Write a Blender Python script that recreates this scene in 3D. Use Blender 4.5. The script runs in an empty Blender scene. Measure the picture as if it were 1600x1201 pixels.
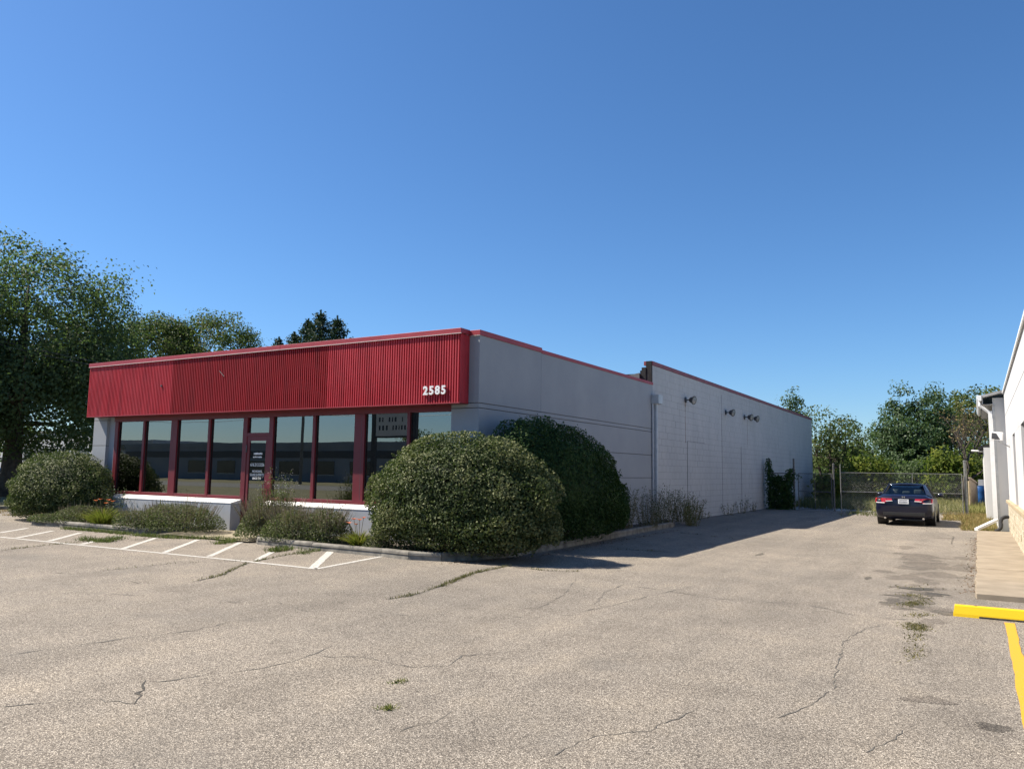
import bpy, math, random
import numpy as np
from mathutils import Vector, Matrix
sc = bpy.context.scene
COL = sc.collection
rng = np.random.default_rng(11)
random.seed(11)
# ------------------------------------------------------------------ camera
F_PX, CXP, CYP, CAMH = 1222.0, 800.0, 600.5, 1.70          # lens in photo pixels, eye height
YAW, PITCH, ROLL = (math.radians(a) for a in (30.744, 6.324, 0.833))
_f = np.array([-math.sin(YAW)*math.cos(PITCH), math.cos(YAW)*math.cos(PITCH), math.sin(PITCH)])
_r0 = np.array([math.cos(YAW), math.sin(YAW), 0.0]); _u0 = np.cross(_r0, _f)
_r = math.cos(ROLL)*_r0 + math.sin(ROLL)*_u0
_u = -math.sin(ROLL)*_r0 + math.cos(ROLL)*_u0
cam_d = bpy.data.cameras.new('camera'); cam = bpy.data.objects.new('camera', cam_d); COL.objects.link(cam)
cam_d.sensor_width = 36.0; cam_d.lens = F_PX/1600*36.0; cam_d.clip_end = 3000; cam_d.clip_start = .05
M = Matrix.Identity(4)
for i in range(3):
    M[i][0], M[i][1], M[i][2] = _r[i], _u[i], -_f[i]
M[2][3] = CAMH
cam.matrix_world = M
sc.camera = cam
def ray(x, y): return _f + _r*(x-CXP)/F_PX - _u*(y-CYP)/F_PX
def G(x, y, z=0.0):
    d = ray(x, y); t = (z-CAMH)/d[2]; return np.array([d[0]*t, d[1]*t, z])
def onY(x, y, Y):
    d = ray(x, y); t = Y/d[1]; return np.array([d[0]*t, Y, CAMH+d[2]*t])
def onX(x, y, X):
    d = ray(x, y); t = X/d[0]; return np.array([X, d[1]*t, CAMH+d[2]*t])
# ------------------------------------------------------------------ sky, sun, exposure
SUNV = Vector((-0.83, -0.28, 1.0)).normalized()
world = bpy.data.worlds.new('World'); sc.world = world; world.use_nodes = True
wn = world.node_tree; bg = wn.nodes['Background']
sky = wn.nodes.new('ShaderNodeTexSky'); sky.sky_type = 'NISHITA'; sky.sun_disc = False
sky.sun_elevation = math.asin(SUNV.z); sky.sun_rotation = math.atan2(SUNV.x, SUNV.y) % (2*math.pi)
sky.air_density = 1.0; sky.dust_density = 0.45; sky.ozone_density = 10.0; sky.altitude = 200
hsv = wn.nodes.new('ShaderNodeHueSaturation'); hsv.inputs['Saturation'].default_value = 1.06
tint = wn.nodes.new('ShaderNodeMix'); tint.data_type = 'RGBA'; tint.blend_type = 'MULTIPLY'; tint.inputs['Factor'].default_value = 1.0; tint.inputs['B'].default_value = (1.03, 1.045, 1.02, 1)   # phone white balance
wn.links.new(sky.outputs[0], hsv.inputs['Color']); wn.links.new(hsv.outputs[0], tint.inputs['A']); wn.links.new(tint.outputs['Result'], bg.inputs[0]); bg.inputs[1].default_value = 0.075
sun_d = bpy.data.lights.new('sun', 'SUN'); sun_d.energy = 5.0; sun_d.angle = math.radians(0.53); sun_d.color = (1.0, 0.92, 0.80)
sun = bpy.data.objects.new('sun', sun_d); COL.objects.link(sun)
sun.rotation_euler = SUNV.to_track_quat('Z', 'Y').to_euler(); sun.location = (-30, -10, 40)
vs = sc.view_settings
vs.view_transform = 'Standard'; vs.look = 'None'; vs.gamma = 1.0; vs.use_curve_mapping = False; vs.exposure = 1.0
# ------------------------------------------------------------------ object helpers
ORG = {}
def link(o, parent=None):
    COL.objects.link(o)
    if parent is not None: o.parent = parent
def tag(o, label=None, cat=None, group=None, kind=None, category=None):
    cat = cat or category
    for k, v in (('label', label), ('category', cat), ('group', group), ('kind', kind)):
        if v: o[k] = v
    return o
def thing(name, label, cat, loc=(0, 0, 0), rz=0.0, group=None):
    o = bpy.data.objects.new(name, None); link(o); o.empty_display_size = .2
    o.location = loc; o.rotation_euler[2] = rz; ORG[o.name] = np.array(loc, float)
    return tag(o, label, cat, group)
def mesh_obj(name, V, F, mat, parent=None, smooth=False, local=False, **tags):
    V = np.asarray(V, float).reshape(-1, 3)
    if parent is not None and not local: V = V - ORG.get(parent.name, np.zeros(3))
    me = bpy.data.meshes.new(name); me.from_pydata(V.tolist(), [], F); me.update()
    if smooth: me.polygons.foreach_set('use_smooth', [True]*len(me.polygons))
    for m in (mat if isinstance(mat, (list, tuple)) else [mat]): me.materials.append(m)
    o = bpy.data.objects.new(name, me); link(o, parent)
    ORG[o.name] = ORG.get(parent.name, np.zeros(3)) if parent is not None else np.zeros(3)
    return tag(o, **tags) if tags else o
def copy_tree(o, parent=None):
    c = o.copy(); COL.objects.link(c); c.parent = parent
    for ch in list(o.children): copy_tree(ch, c)
    return c
class MB:
    def __init__(s): s.v, s.f = [], []
    def add(s, V, Fs):
        n = len(s.v); s.v += [tuple(map(float, p)) for p in V]; s.f += [tuple(i+n for i in f) for f in Fs]; return s
    def box(s, x0, x1, y0, y1, z0, z1):
        V = [(x, y, z) for z in (z0, z1) for y in (y0, y1) for x in (x0, x1)]
        return s.add(V, [(0, 2, 3, 1), (4, 5, 7, 6), (0, 1, 5, 4), (2, 6, 7, 3), (0, 4, 6, 2), (1, 3, 7, 5)])
    def quad(s, *p): return s.add(p, [tuple(range(len(p)))])
    def tube(s, pts, r, n=8, cap=True):
        pts = [np.array(p, float) for p in pts]; rs = r if hasattr(r, '__len__') else [r]*len(pts)
        V, Fs = [], []; a = None
        for i, p in enumerate(pts):
            d = pts[min(i+1, len(pts)-1)]-pts[max(i-1, 0)]; d = d/(np.linalg.norm(d)+1e-9)
            if a is None:
                a = np.cross(d, [0, 0, 1.0] if abs(d[2]) < .9 else [1.0, 0, 0])
            a = a - d*(a@d); a /= np.linalg.norm(a)+1e-9; b = np.cross(d, a)
            for k in range(n):
                t = 2*math.pi*k/n; V.append(p + rs[i]*(math.cos(t)*a+math.sin(t)*b))
        for i in range(len(pts)-1):
            for k in range(n):
                k2 = (k+1) % n; Fs.append((i*n+k, i*n+k2, (i+1)*n+k2, (i+1)*n+k))
        if cap: Fs += [tuple(range(n))[::-1], tuple((len(pts)-1)*n+k for k in range(n))]
        return s.add(V, Fs)
    def bar(s, p0, p1, w, h, up=(0, 0, 1)):
        p0, p1, up = (np.array(q, float) for q in (p0, p1, up)); d = p1-p0; d /= np.linalg.norm(d)
        a = np.cross(d, up); a /= np.linalg.norm(a); b = np.cross(a, d)
        V = [p + a*i*w/2 + b*j*h/2 for p in (p0, p1) for j in (-1, 1) for i in (-1, 1)]
        return s.add(V, [(0, 1, 3, 2), (4, 6, 7, 5), (0, 4, 5, 1), (2, 3, 7, 6), (0, 2, 6, 4), (1, 5, 7, 3)])
    def prism(s, poly, z0, z1):
        n = len(poly); V = [(x, y, z0) for x, y in poly]+[(x, y, z1) for x, y in poly]
        Fs = [tuple(range(n))[::-1], tuple(range(n, 2*n))]+[(i, (i+1) % n, n+(i+1) % n, n+i) for i in range(n)]
        return s.add(V, Fs)
    def lathe(s, prof, c=(0, 0, 0), n=20, axis='z'):
        V, Fs = [], []
        for r, z in prof:
            for k in range(n):
                t = 2*math.pi*k/n; p = (r*math.cos(t), r*math.sin(t), z)
                if axis == 'x': p = (p[2], p[0], p[1])
                if axis == 'y': p = (p[0], p[2], p[1])
                V.append((p[0]+c[0], p[1]+c[1], p[2]+c[2]))
        m = len(prof)
        for i in range(m-1):
            for k in range(n):
                k2 = (k+1) % n; Fs.append((i*n+k, i*n+k2, (i+1)*n+k2, (i+1)*n+k))
        Fs += [tuple(range(n))[::-1], tuple((m-1)*n+k for k in range(n))]
        return s.add(V, Fs)
    def build(s, name, mat, parent=None, bevel=0, **kw):
        o = mesh_obj(name, s.v, s.f, mat, parent, **kw)
        if bevel:
            b = o.modifiers.new('bevel', 'BEVEL'); b.width = bevel; b.segments = 2; b.limit_method = 'ANGLE'
        return o
def box(name, mat, parent, x0, x1, y0, y1, z0, z1, bevel=0, **kw):
    return MB().box(x0, x1, y0, y1, z0, z1).build(name, mat, parent, bevel, **kw)
# ------------------------------------------------------------------ materials
def nt(name):
    m = bpy.data.materials.new(name); m.use_nodes = True; t = m.node_tree; return m, t, t.nodes['Principled BSDF']
def N(t, typ, **kw):
    n = t.nodes.new(typ)
    for k, v in kw.items(): setattr(n, k, v)
    return n
def ramp(t, fac, stops):
    r = N(t, 'ShaderNodeValToRGB'); e = r.color_ramp.elements
    while len(e) > 1: e.remove(e[0])
    e[0].position = stops[0][0]; e[0].color = tuple(stops[0][1])+(1,)
    for p, c in stops[1:]:
        k = e.new(p); k.color = tuple(c)+(1,)
    t.links.new(fac, r.inputs[0]); return r.outputs[0]
def noise(t, vec, scale, detail=4, rough=.55):
    n = N(t, 'ShaderNodeTexNoise'); n.inputs['Scale'].default_value = scale; n.inputs['Detail'].default_value = detail
    n.inputs['Roughness'].default_value = rough; t.links.new(vec, n.inputs['Vector']); return n.outputs[0]
def mix(t, fac, a, b, mode='MIX'):
    m = N(t, 'ShaderNodeMix', data_type='RGBA', blend_type=mode); m.clamp_factor = True
    for s, v in ((m.inputs['Factor'], fac), (m.inputs['A'], a), (m.inputs['B'], b)):
        if hasattr(v, 'is_linked') or hasattr(v, 'links'): t.links.new(v, s)
        elif isinstance(v, (int, float)): s.default_value = v
        else: s.default_value = tuple(v)+(1,)
    return m.outputs['Result']
def math_n(t, op, a, b=0.0, clamp=False):
    m = N(t, 'ShaderNodeMath', operation=op); m.use_clamp = clamp
    for s, v in ((m.inputs[0], a), (m.inputs[1], b)):
        if isinstance(v, (int, float)): s.default_value = v
        else: t.links.new(v, s)
    return m.outputs[0]
def pos(t): return N(t, 'ShaderNodeNewGeometry').outputs['Position']
def bump(t, p, h, strength, dist=.01):
    b = N(t, 'ShaderNodeBump'); b.inputs['Strength'].default_value = strength; b.inputs['Distance'].default_value = dist
    t.links.new(h, b.inputs['Height']); t.links.new(b.outputs[0], p.inputs['Normal'])
def pm(name, c1, c2=None, scale=3.0, rough=.6, bmp=0.0, bscale=60.0, metal=0.0, spec=.5, lo=.35, hi=.65, coat=0.0):
    m, t, p = nt(name); p.inputs['Roughness'].default_value = rough; p.inputs['Metallic'].default_value = metal
    p.inputs['Specular IOR Level'].default_value = spec
    if coat: p.inputs['Coat Weight'].default_value = coat; p.inputs['Coat Roughness'].default_value = .04
    P = pos(t)
    if c2 is None: p.inputs['Base Color'].default_value = tuple(c1)+(1,)
    else:
        t.links.new(ramp(t, noise(t, P, scale, 6), [(lo, c1), (hi, c2)]), p.inputs['Base Color'])
    if bmp: bump(t, p, noise(t, P, bscale, 3), bmp)
    return m
def leaf_mat(name, stops, trans=.25, rough=.62, spec=.16, tcol=(.12, .22, .03)):
    m, t, p = nt(name)
    a = N(t, 'ShaderNodeAttribute', attribute_name='rnd')
    c = ramp(t, a.outputs['Fac'], stops); t.links.new(c, p.inputs['Base Color'])
    p.inputs['Roughness'].default_value = rough; p.inputs['Specular IOR Level'].default_value = spec
    tr = N(t, 'ShaderNodeBsdfTranslucent'); t.links.new(mix(t, .5, c, tcol), tr.inputs['Color'])
    ms = N(t, 'ShaderNodeMixShader'); ms.inputs[0].default_value = trans
    t.links.new(p.outputs[0], ms.inputs[1]); t.links.new(tr.outputs[0], ms.inputs[2])
    t.links.new(ms.outputs[0], t.nodes['Material Output'].inputs[0]); return m
def asphalt_mat(name='aged_asphalt', mult=None):
    m, t, p = nt(name); P = pos(t)
    v = N(t, 'ShaderNodeTexVoronoi'); v.inputs['Scale'].default_value = 118; t.links.new(P, v.inputs['Vector'])
    sep = N(t, 'ShaderNodeSeparateColor'); t.links.new(v.outputs['Color'], sep.inputs[0])
    stone = ramp(t, sep.outputs[0], [(0, (.12, .110, .099)), (.3, (.205, .186, .164)), (.62, (.295, .267, .234)), (.88, (.375, .344, .302)), (1, (.52, .485, .435))])
    v2 = N(t, 'ShaderNodeTexVoronoi'); v2.inputs['Scale'].default_value = 190; t.links.new(P, v2.inputs['Vector'])
    sep2 = N(t, 'ShaderNodeSeparateColor'); t.links.new(v2.outputs['Color'], sep2.inputs[0])
    fine = ramp(t, sep2.outputs[1], [(0, (.55, .55, .55)), (1, (1.35, 1.35, 1.35))])
    gap = ramp(t, v.outputs['Distance'], [(.30, (1.08, 1.08, 1.08)), (.62, (.42, .41, .40))])
    c = mix(t, .9, mix(t, .7, stone, fine, 'MULTIPLY'), gap, 'MULTIPLY')
    n1 = noise(t, P, .16, 5, .6); n2 = noise(t, P, 1.3, 6, .65); n3 = noise(t, P, .55, 4, .6)
    c = mix(t, 1.0, c, ramp(t, n1, [(.3, (.935, .91, .865)), (.7, (1.33, 1.265, 1.16))]), 'MULTIPLY')
    c = mix(t, 1.0, c, ramp(t, n2, [(.25, (.80, .79, .78)), (.5, (1.0, 1.0, 1.0)), (.8, (1.14, 1.12, 1.08))]), 'MULTIPLY')
    c = mix(t, ramp(t, n3, [(.58, (0, 0, 0)), (.72, (.42, .42, .42))]), c, (.13, .12, .105))
    mp = N(t, 'ShaderNodeMapping'); mp.inputs['Scale'].default_value = (1.1, .09, 1); mp.inputs['Rotation'].default_value = (0, 0, .12); t.links.new(P, mp.inputs[0])
    c = mix(t, 1.0, c, ramp(t, noise(t, mp.outputs[0], 1.0, 4, .6), [(.34, (.86, .86, .86)), (.52, (1, 1, 1)), (.7, (1.08, 1.07, 1.05))]), 'MULTIPLY')   # tyre-worn lanes up the drive
    if mult: c = mix(t, 1.0, c, mult, 'MULTIPLY')
    t.links.new(c, p.inputs['Base Color']); p.inputs['Roughness'].default_value = .93; p.inputs['Specular IOR Level'].default_value = .25
    bump(t, p, v.outputs['Distance'], .55, .006); return m
def paint_worn(name, col, under, lo, hi):
    m, t, p = nt(name); P = pos(t)
    c = mix(t, ramp(t, noise(t, P, 26, 6, .7), [(lo, (0, 0, 0)), (hi, (1, 1, 1))]), under, col)
    t.links.new(mix(t, .5, c, ramp(t, noise(t, P, 130, 2), [(.3, (.8, .8, .8)), (.7, (1.08, 1.08, 1.08))]), 'MULTIPLY'), p.inputs['Base Color'])
    p.inputs['Roughness'].default_value = .8; bump(t, p, noise(t, P, 120, 2), .35, .006); return m
def grime_paint(name, col, dirt, streak=True, rough=.7, bscale=140, bstr=.2):
    m, t, p = nt(name); P = pos(t)
    mp = N(t, 'ShaderNodeMapping'); mp.inputs['Scale'].default_value = (3.2, 3.2, .22); t.links.new(P, mp.inputs[0])
    a = noise(t, mp.outputs[0], 1.0, 6, .65); b = noise(t, P, .8, 5, .6); d = noise(t, P, 9, 5, .7)
    c = mix(t, ramp(t, a, [(.5, (0, 0, 0)), (.78, (.5, .5, .5))]), col, dirt) if streak else mix(t, 0.0, col, dirt)
    c = mix(t, 1.0, c, ramp(t, b, [(.3, (.90, .90, .91)), (.7, (1.06, 1.05, 1.04))]), 'MULTIPLY')
    c = mix(t, ramp(t, d, [(.66, (0, 0, 0)), (.78, (.3, .3, .3))]), c, dirt)
    t.links.new(c, p.inputs['Base Color']); p.inputs['Roughness'].default_value = rough
    bump(t, p, noise(t, P, bscale, 3), bstr, .004); return m
def glass_mat(name, tint, ior=1.9, warp=.0):
    m, t, p = nt(name)
    fr = N(t, 'ShaderNodeFresnel'); fr.inputs[0].default_value = ior
    g = N(t, 'ShaderNodeBsdfGlossy'); g.inputs['Roughness'].default_value = .004; g.inputs['Color'].default_value = (.90, .94, .91, 1)
    tr = N(t, 'ShaderNodeBsdfTransparent'); tr.inputs[0].default_value = tuple(tint)+(1,)
    if warp:
        b = N(t, 'ShaderNodeBump'); b.inputs['Strength'].default_value = warp; b.inputs['Distance'].default_value = .02
        t.links.new(noise(t, pos(t), .9, 1), b.inputs['Height']); t.links.new(b.outputs[0], g.inputs['Normal'])
    ms = N(t, 'ShaderNodeMixShader'); t.links.new(fr.outputs[0], ms.inputs[0])
    t.links.new(tr.outputs[0], ms.inputs[1]); t.links.new(g.outputs[0], ms.inputs[2])
    t.links.new(ms.outputs[0], t.nodes['Material Output'].inputs[0]); return m
def sign_mat():
    m, t, p = nt('red_ribbed_metal'); P = pos(t); s = N(t, 'ShaderNodeSeparateXYZ'); t.links.new(P, s.inputs[0])
    w = noise(t, P, 1.2, 4)
    xx = math_n(t, 'ADD', s.outputs[0], math_n(t, 'MULTIPLY', math_n(t, 'SUBTRACT', w, .5), .12))
    a = math_n(t, 'MULTIPLY', math_n(t, 'GREATER_THAN', xx, -19.55), math_n(t, 'LESS_THAN', xx, -13.6))   # where an old sign kept the paint fresh
    fade = mix(t, ramp(t, noise(t, P, .7, 5), [(.35, (0, 0, 0)), (.7, (1, 1, 1))]), (.43, .026, .038), (.50, .055, .070))
    c = mix(t, math_n(t, 'MULTIPLY', a, .85), fade, (.255, .003, .007))
    mp = N(t, 'ShaderNodeMapping'); mp.inputs['Scale'].default_value = (5, 5, .5); t.links.new(P, mp.inputs[0])
    c = mix(t, 1.0, c, ramp(t, noise(t, mp.outputs[0], 1.0, 6, .7), [(.36, (.72, .72, .72)), (.55, (1, 1, 1)), (.75, (1.06, 1.06, 1.06))]), 'MULTIPLY')
    t.links.new(c, p.inputs['Base Color']); p.inputs['Roughness'].default_value = .55; p.inputs['Specular IOR Level'].default_value = .3
    return m
MAT = dict(
    asphalt=asphalt_mat(), worn=asphalt_mat('worn_asphalt', (.72, .71, .71)), oiled=asphalt_mat('oil_darkened_asphalt', (.5, .5, .5)),
    terrain=pm('dry_grass_ground', (.10, .095, .035), (.19, .165, .085), .9, .95, .4, 30),
    gravel=pm('gravel', (.20, .19, .17), (.42, .40, .36), 18, .95, .5, 60),
    soil=pm('bed_soil', (.045, .035, .025), (.13, .105, .08), 12, .95, .6, 40),
    concrete=pm('kerb_concrete', (.10, .092, .078), (.235, .215, .18), 5, .9, .4, 70),
    walk=pm('walk_concrete', (.225, .180, .125), (.30, .245, .175), 2.2, .9, .35, 160),
    apron=pm('apron_concrete', (.22, .185, .12), (.31, .265, .18), 2.5, .9, .35, 120),
    crack=pm('crack_fill', (.025, .022, .018), (.075, .066, .052), 30, .95), hairline=pm('hairline_crack', (.06, .055, .047), (.14, .126, .105), 25, .95),
    patch=pm('asphalt_patch', (.10, .097, .092), (.20, .19, .175), 6, .92, .5, 110),
    stain=paint_worn('dark_stain', (.07, .065, .06), (.2, .18, .16), .38, .62),
    line_white=paint_worn('worn_white_paint', (.54, .52, .47), (.26, .235, .20), .38, .54),
    line_yellow=paint_worn('worn_yellow_paint', (.62, .31, .015), (.30, .26, .18), .26, .42),
    stop_yellow=paint_worn('yellow_stop_paint', (.68, .44, .0), (.30, .26, .18), .20, .30),
    grey=grime_paint('grey_wall_paint', (.275, .288, .308), (.232, .24, .253), False),
    grey_block=grime_paint('grey_block_paint', (.43, .43, .43), (.33, .325, .315), True, .75, 90, .35),
    knee=grime_paint('knee_wall_sunlit_grey', (.36, .375, .395), (.27, .28, .29)), mortar=grime_paint('painted_joint', (.20, .20, .205), (.15, .15, .15), False),  # wall grey lightened: missing sunlight is put into the knee wall's colour
    joint=pm('dark_joint', (.05, .055, .065)),
    white_ledge=grime_paint('white_ledge_paint', (.80, .79, .76), (.52, .50, .47), False),
    sign=sign_mat(),
    red=pm('red_frame_paint', (.135, .006, .013), (.112, .005, .010), 3, .5),
    coping=pm('red_coping', (.34, .03, .042), (.28, .02, .03), 2, .5),
    coping_edge=pm('bare_drip_edge', (.62, .50, .47), (.70, .60, .56), 6, .4),
    coping_dark=pm('weathered_red_coping', (.16, .025, .032), (.24, .04, .05), 3, .55),
    tar=pm('black_roof_tar', (.004, .004, .005), (.014, .014, .016), 8, .85, .5, 25),
    roof=pm('roof_membrane', (.10, .10, .10), (.16, .155, .15), 2, .9),
    metal_grey=pm('galvanised_grey', (.40, .41, .42), (.50, .51, .52), 6, .45, metal=.2),
    pipe_grey=pm('painted_pipe', (.36, .38, .41), (.44, .46, .49), 6, .5),
    dark_metal=pm('dark_metal', (.05, .05, .055), (.09, .09, .095), 8, .5, metal=.3),
    rust=pm('rust', (.12, .05, .02), (.22, .10, .04), 14, .9),
    lens=pm('lamp_lens', (.16, .17, .18), rough=.15, spec=.6),
    white=pm('white_plastic', (.80, .79, .77), rough=.5),
    glass=glass_mat('shop_glass', (.20, .25, .26), 2.75, .035),
    plain_glass=glass_mat('clear_glass', (.35, .40, .40), 1.6),
    interior=pm('shop_interior', (.055, .058, .065), (.075, .078, .085), .8, .9),
    interior_floor=pm('shop_floor', (.10, .095, .085), (.14, .13, .12), 1.2, .6),
    banner=pm('board_face', (.62, .60, .56), (.70, .68, .64), 3, .6),
    black=pm('black_rubber', (.012, .012, .013), (.02, .02, .021), 20, .65),
    galv=pm('galvanised_steel', (.15, .15, .135), (.24, .24, .22), 9, .5, metal=.35),
    wire=pm('fence_wire', (.22, .22, .20), (.30, .30, .28), 9, .55, metal=.3),
    dark_steel=pm('weathered_dark_steel', (.06, .06, .06), (.12, .115, .11), 9, .6),
    white_wall=grime_paint('white_panel_paint', (.58, .575, .56), (.48, .475, .455), True, .6, 120, .12),
    stone=pm('cream_stone', (.34, .285, .19), (.52, .465, .36), 7, .9, .7, 28),
    stone_cap=pm('stone_cap', (.32, .25, .15), (.42, .34, .22), 6, .85, .4, 60),
    white_metal=pm('white_gutter', (.80, .80, .78), (.72, .72, .70), 5, .4),
    soffit=pm('grey_soffit', (.30, .29, .27), (.38, .37, .35), 4, .8),
    wood=pm('weathered_wood', (.17, .13, .10), (.27, .22, .17), 10, .85, .4, 50),
    blue=pm('blue_barrel', (.012, .07, .22), (.02, .10, .28), 5, .45),
    bark=pm('bark', (.045, .035, .028), (.10, .08, .062), 6, .95, .7, 22),
    bark_grey=pm('grey_bark', (.16, .145, .125), (.27, .25, .22), 6, .95, .6, 22),
    stem=pm('dry_stem', (.12, .10, .05), (.20, .17, .08), 10, .9),
    steel_wall=pm('far_blue_grey_cladding', (.20, .22, .25), (.26, .28, .31), .3, .7),
    pale_wall=pm('far_pale_wall', (.42, .43, .45), (.50, .50, .51), .4, .8),
    window_dark=pm('far_window', (.02, .022, .026), rough=.15, spec=.8),
)
# leaf colours: from dark to pale, per leaf; bushes darker inward and between lumps
LEAF = dict(
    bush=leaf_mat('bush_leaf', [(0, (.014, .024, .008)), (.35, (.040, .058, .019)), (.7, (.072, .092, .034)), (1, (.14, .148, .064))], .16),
    bush_dark=leaf_mat('yew_leaf', [(0, (.014, .036, .010)), (.6, (.028, .062, .016)), (1, (.055, .09, .026))], .15),
    oak=leaf_mat('broad_leaf', [(0, (.05, .076, .036)), (.5, (.08, .112, .05)), (.85, (.105, .142, .065)), (1, (.14, .17, .085))], .42),
    olive=leaf_mat('olive_leaf', [(0, (.04, .058, .018)), (.5, (.08, .105, .032)), (1, (.155, .165, .055))], .34),
    bright=leaf_mat('bright_leaf', [(0, (.05, .08, .012)), (.5, (.095, .125, .016)), (1, (.17, .18, .024))], .35),
    cottonwood=leaf_mat('cottonwood_leaf', [(0, (.026, .055, .02)), (.5, (.05, .09, .034)), (.85, (.075, .115, .05)), (1, (.13, .17, .09))], .25, .5, .25),
    spruce=leaf_mat('spruce_needle', [(0, (.012, .028, .016)), (.6, (.022, .046, .025)), (1, (.035, .065, .034))], .08),
    catmint=leaf_mat('catmint_leaf', [(0, (.06, .07, .028)), (.5, (.10, .11, .045)), (1, (.17, .165, .085))], .25),
    spike=leaf_mat('faded_flower_spike', [(0, (.13, .09, .065)), (.6, (.22, .155, .125)), (1, (.30, .24, .215))], .25),
    lily=leaf_mat('daylily_blade', [(0, (.11, .13, .018)), (.5, (.19, .19, .025)), (1, (.30, .25, .05))], .35),
    orange=leaf_mat('orange_petal', [(0, (.62, .14, .05)), (1, (.75, .28, .14))], .3, tcol=(.7, .2, .05)),
    weed=leaf_mat('weed_leaf', [(0, (.055, .068, .02)), (.5, (.095, .11, .032)), (1, (.17, .16, .06))], .3), meadow=leaf_mat('meadow_blade', [(0, (.15, .15, .045)), (.5, (.25, .235, .085)), (1, (.38, .33, .15))], .35),
    grass=leaf_mat('grass_blade', [(0, (.08, .10, .022)), (.5, (.15, .155, .035)), (1, (.26, .22, .09))], .3),
    dry=leaf_mat('dry_grass_blade', [(0, (.14, .10, .04)), (.5, (.24, .18, .07)), (1, (.33, .27, .12))], .3, tcol=(.3, .22, .08)),
    aster=leaf_mat('wild_aster_leaf', [(0, (.035, .05, .022)), (.7, (.07, .085, .04)), (1, (.30, .31, .28))], .2),
    litter=leaf_mat('dead_leaf', [(0, (.09, .045, .025)), (1, (.20, .12, .07))], .1),
)
# ------------------------------------------------------------------ foliage helpers
def unit(a): return a/(np.linalg.norm(a, axis=-1, keepdims=True)+1e-9)
def fast_mesh(name, V, quads, rnd, mat, parent, local=False, **tags):
    V = np.asarray(V, np.float32)
    if parent is not None and not local: V = V - ORG.get(parent.name, np.zeros(3)).astype(np.float32)
    me = bpy.data.meshes.new(name); nq = len(quads); k = quads.shape[1]
    me.vertices.add(len(V)); me.vertices.foreach_set('co', V.ravel())
    me.loops.add(nq*k); me.loops.foreach_set('vertex_index', quads.astype(np.int32).ravel())
    me.polygons.add(nq); me.polygons.foreach_set('loop_start', np.arange(nq, dtype=np.int32)*k)
    me.update(calc_edges=True)
    a = me.attributes.new('rnd', 'FLOAT', 'FACE'); a.data.foreach_set('value', np.asarray(rnd, np.float32))
    me.materials.append(mat); o = bpy.data.objects.new(name, me); link(o, parent)
    ORG[o.name] = ORG.get(parent.name, np.zeros(3)) if parent is not None else np.zeros(3)
    return tag(o, **tags) if tags else o
def leaf_geo(P, Nn, size, aspect=.55, fold=.12, droop=.35):
    n = len(P); R = rng.normal(size=(n, 3)); R[:, 2] -= droop
    D = unit(R - Nn*(R*Nn).sum(1, keepdims=True)); S = np.cross(Nn, D); s = np.asarray(size).reshape(-1, 1)*np.ones((n, 1))
    a = P - D*s*.5; b = P + S*s*aspect*.5 + Nn*s*fold; c = P + D*s*.5; d = P - S*s*aspect*.5 + Nn*s*fold
    V = np.stack([a, b, c, d], 1).reshape(-1, 3); Q = np.arange(4*n).reshape(n, 4); return V, Q
def leaves(name, P, Nn, size, mat, parent, rnd=None, aspect=.55, fold=.12, droop=.35, **kw):
    V, Q = leaf_geo(P, Nn, size, aspect, fold, droop)
    if rnd is None: rnd = rng.random(len(P))
    return fast_mesh(name, V, Q, rnd, mat, parent, **kw)
def blade_geo(P, D, L, w, bend):
    """blades: base P, lean direction D (horizontal part = bend direction)."""
    n = len(P); L = np.asarray(L).reshape(-1, 1)*np.ones((n, 1)); w = np.asarray(w).reshape(-1, 1)*np.ones((n, 1)); D = unit(D)
    ang = rng.random(n)*2*math.pi; S = np.stack([np.cos(ang), np.sin(ang), 0*ang], 1)
    out = D.copy(); out[:, 2] = 0; bend = np.asarray(bend).reshape(-1, 1)
    m = P + D*L*.55; t = P + D*L + out*L*bend - np.array([0, 0, 1.])*L*bend*.45
    V = np.stack([P-S*w/2, P+S*w/2, m+S*w*.4, m-S*w*.4, t+S*w*.08, t-S*w*.08], 1).reshape(-1, 3)
    b = np.arange(n)[:, None]*6; Q = np.concatenate([b+[0, 1, 2, 3], b+[3, 2, 4, 5]], 0); return V, Q
def blades(name, P, D, L, w, bend, mat, parent, rnd=None, **kw):
    V, Q = blade_geo(P, D, L, w, bend)
    r = rng.random(len(P)) if rnd is None else rnd
    return fast_mesh(name, V, Q, np.concatenate([r, r]), mat, parent, **kw)
def sphere_dirs(n):
    return unit(rng.normal(size=(n, 3)))
def lumps(D, K, amp, tight):
    B = sphere_dirs(K); A = rng.uniform(-.5, 1, K)*amp
    return 1 + (A*np.exp(-(1-D@B.T)*tight)).sum(1)
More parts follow.
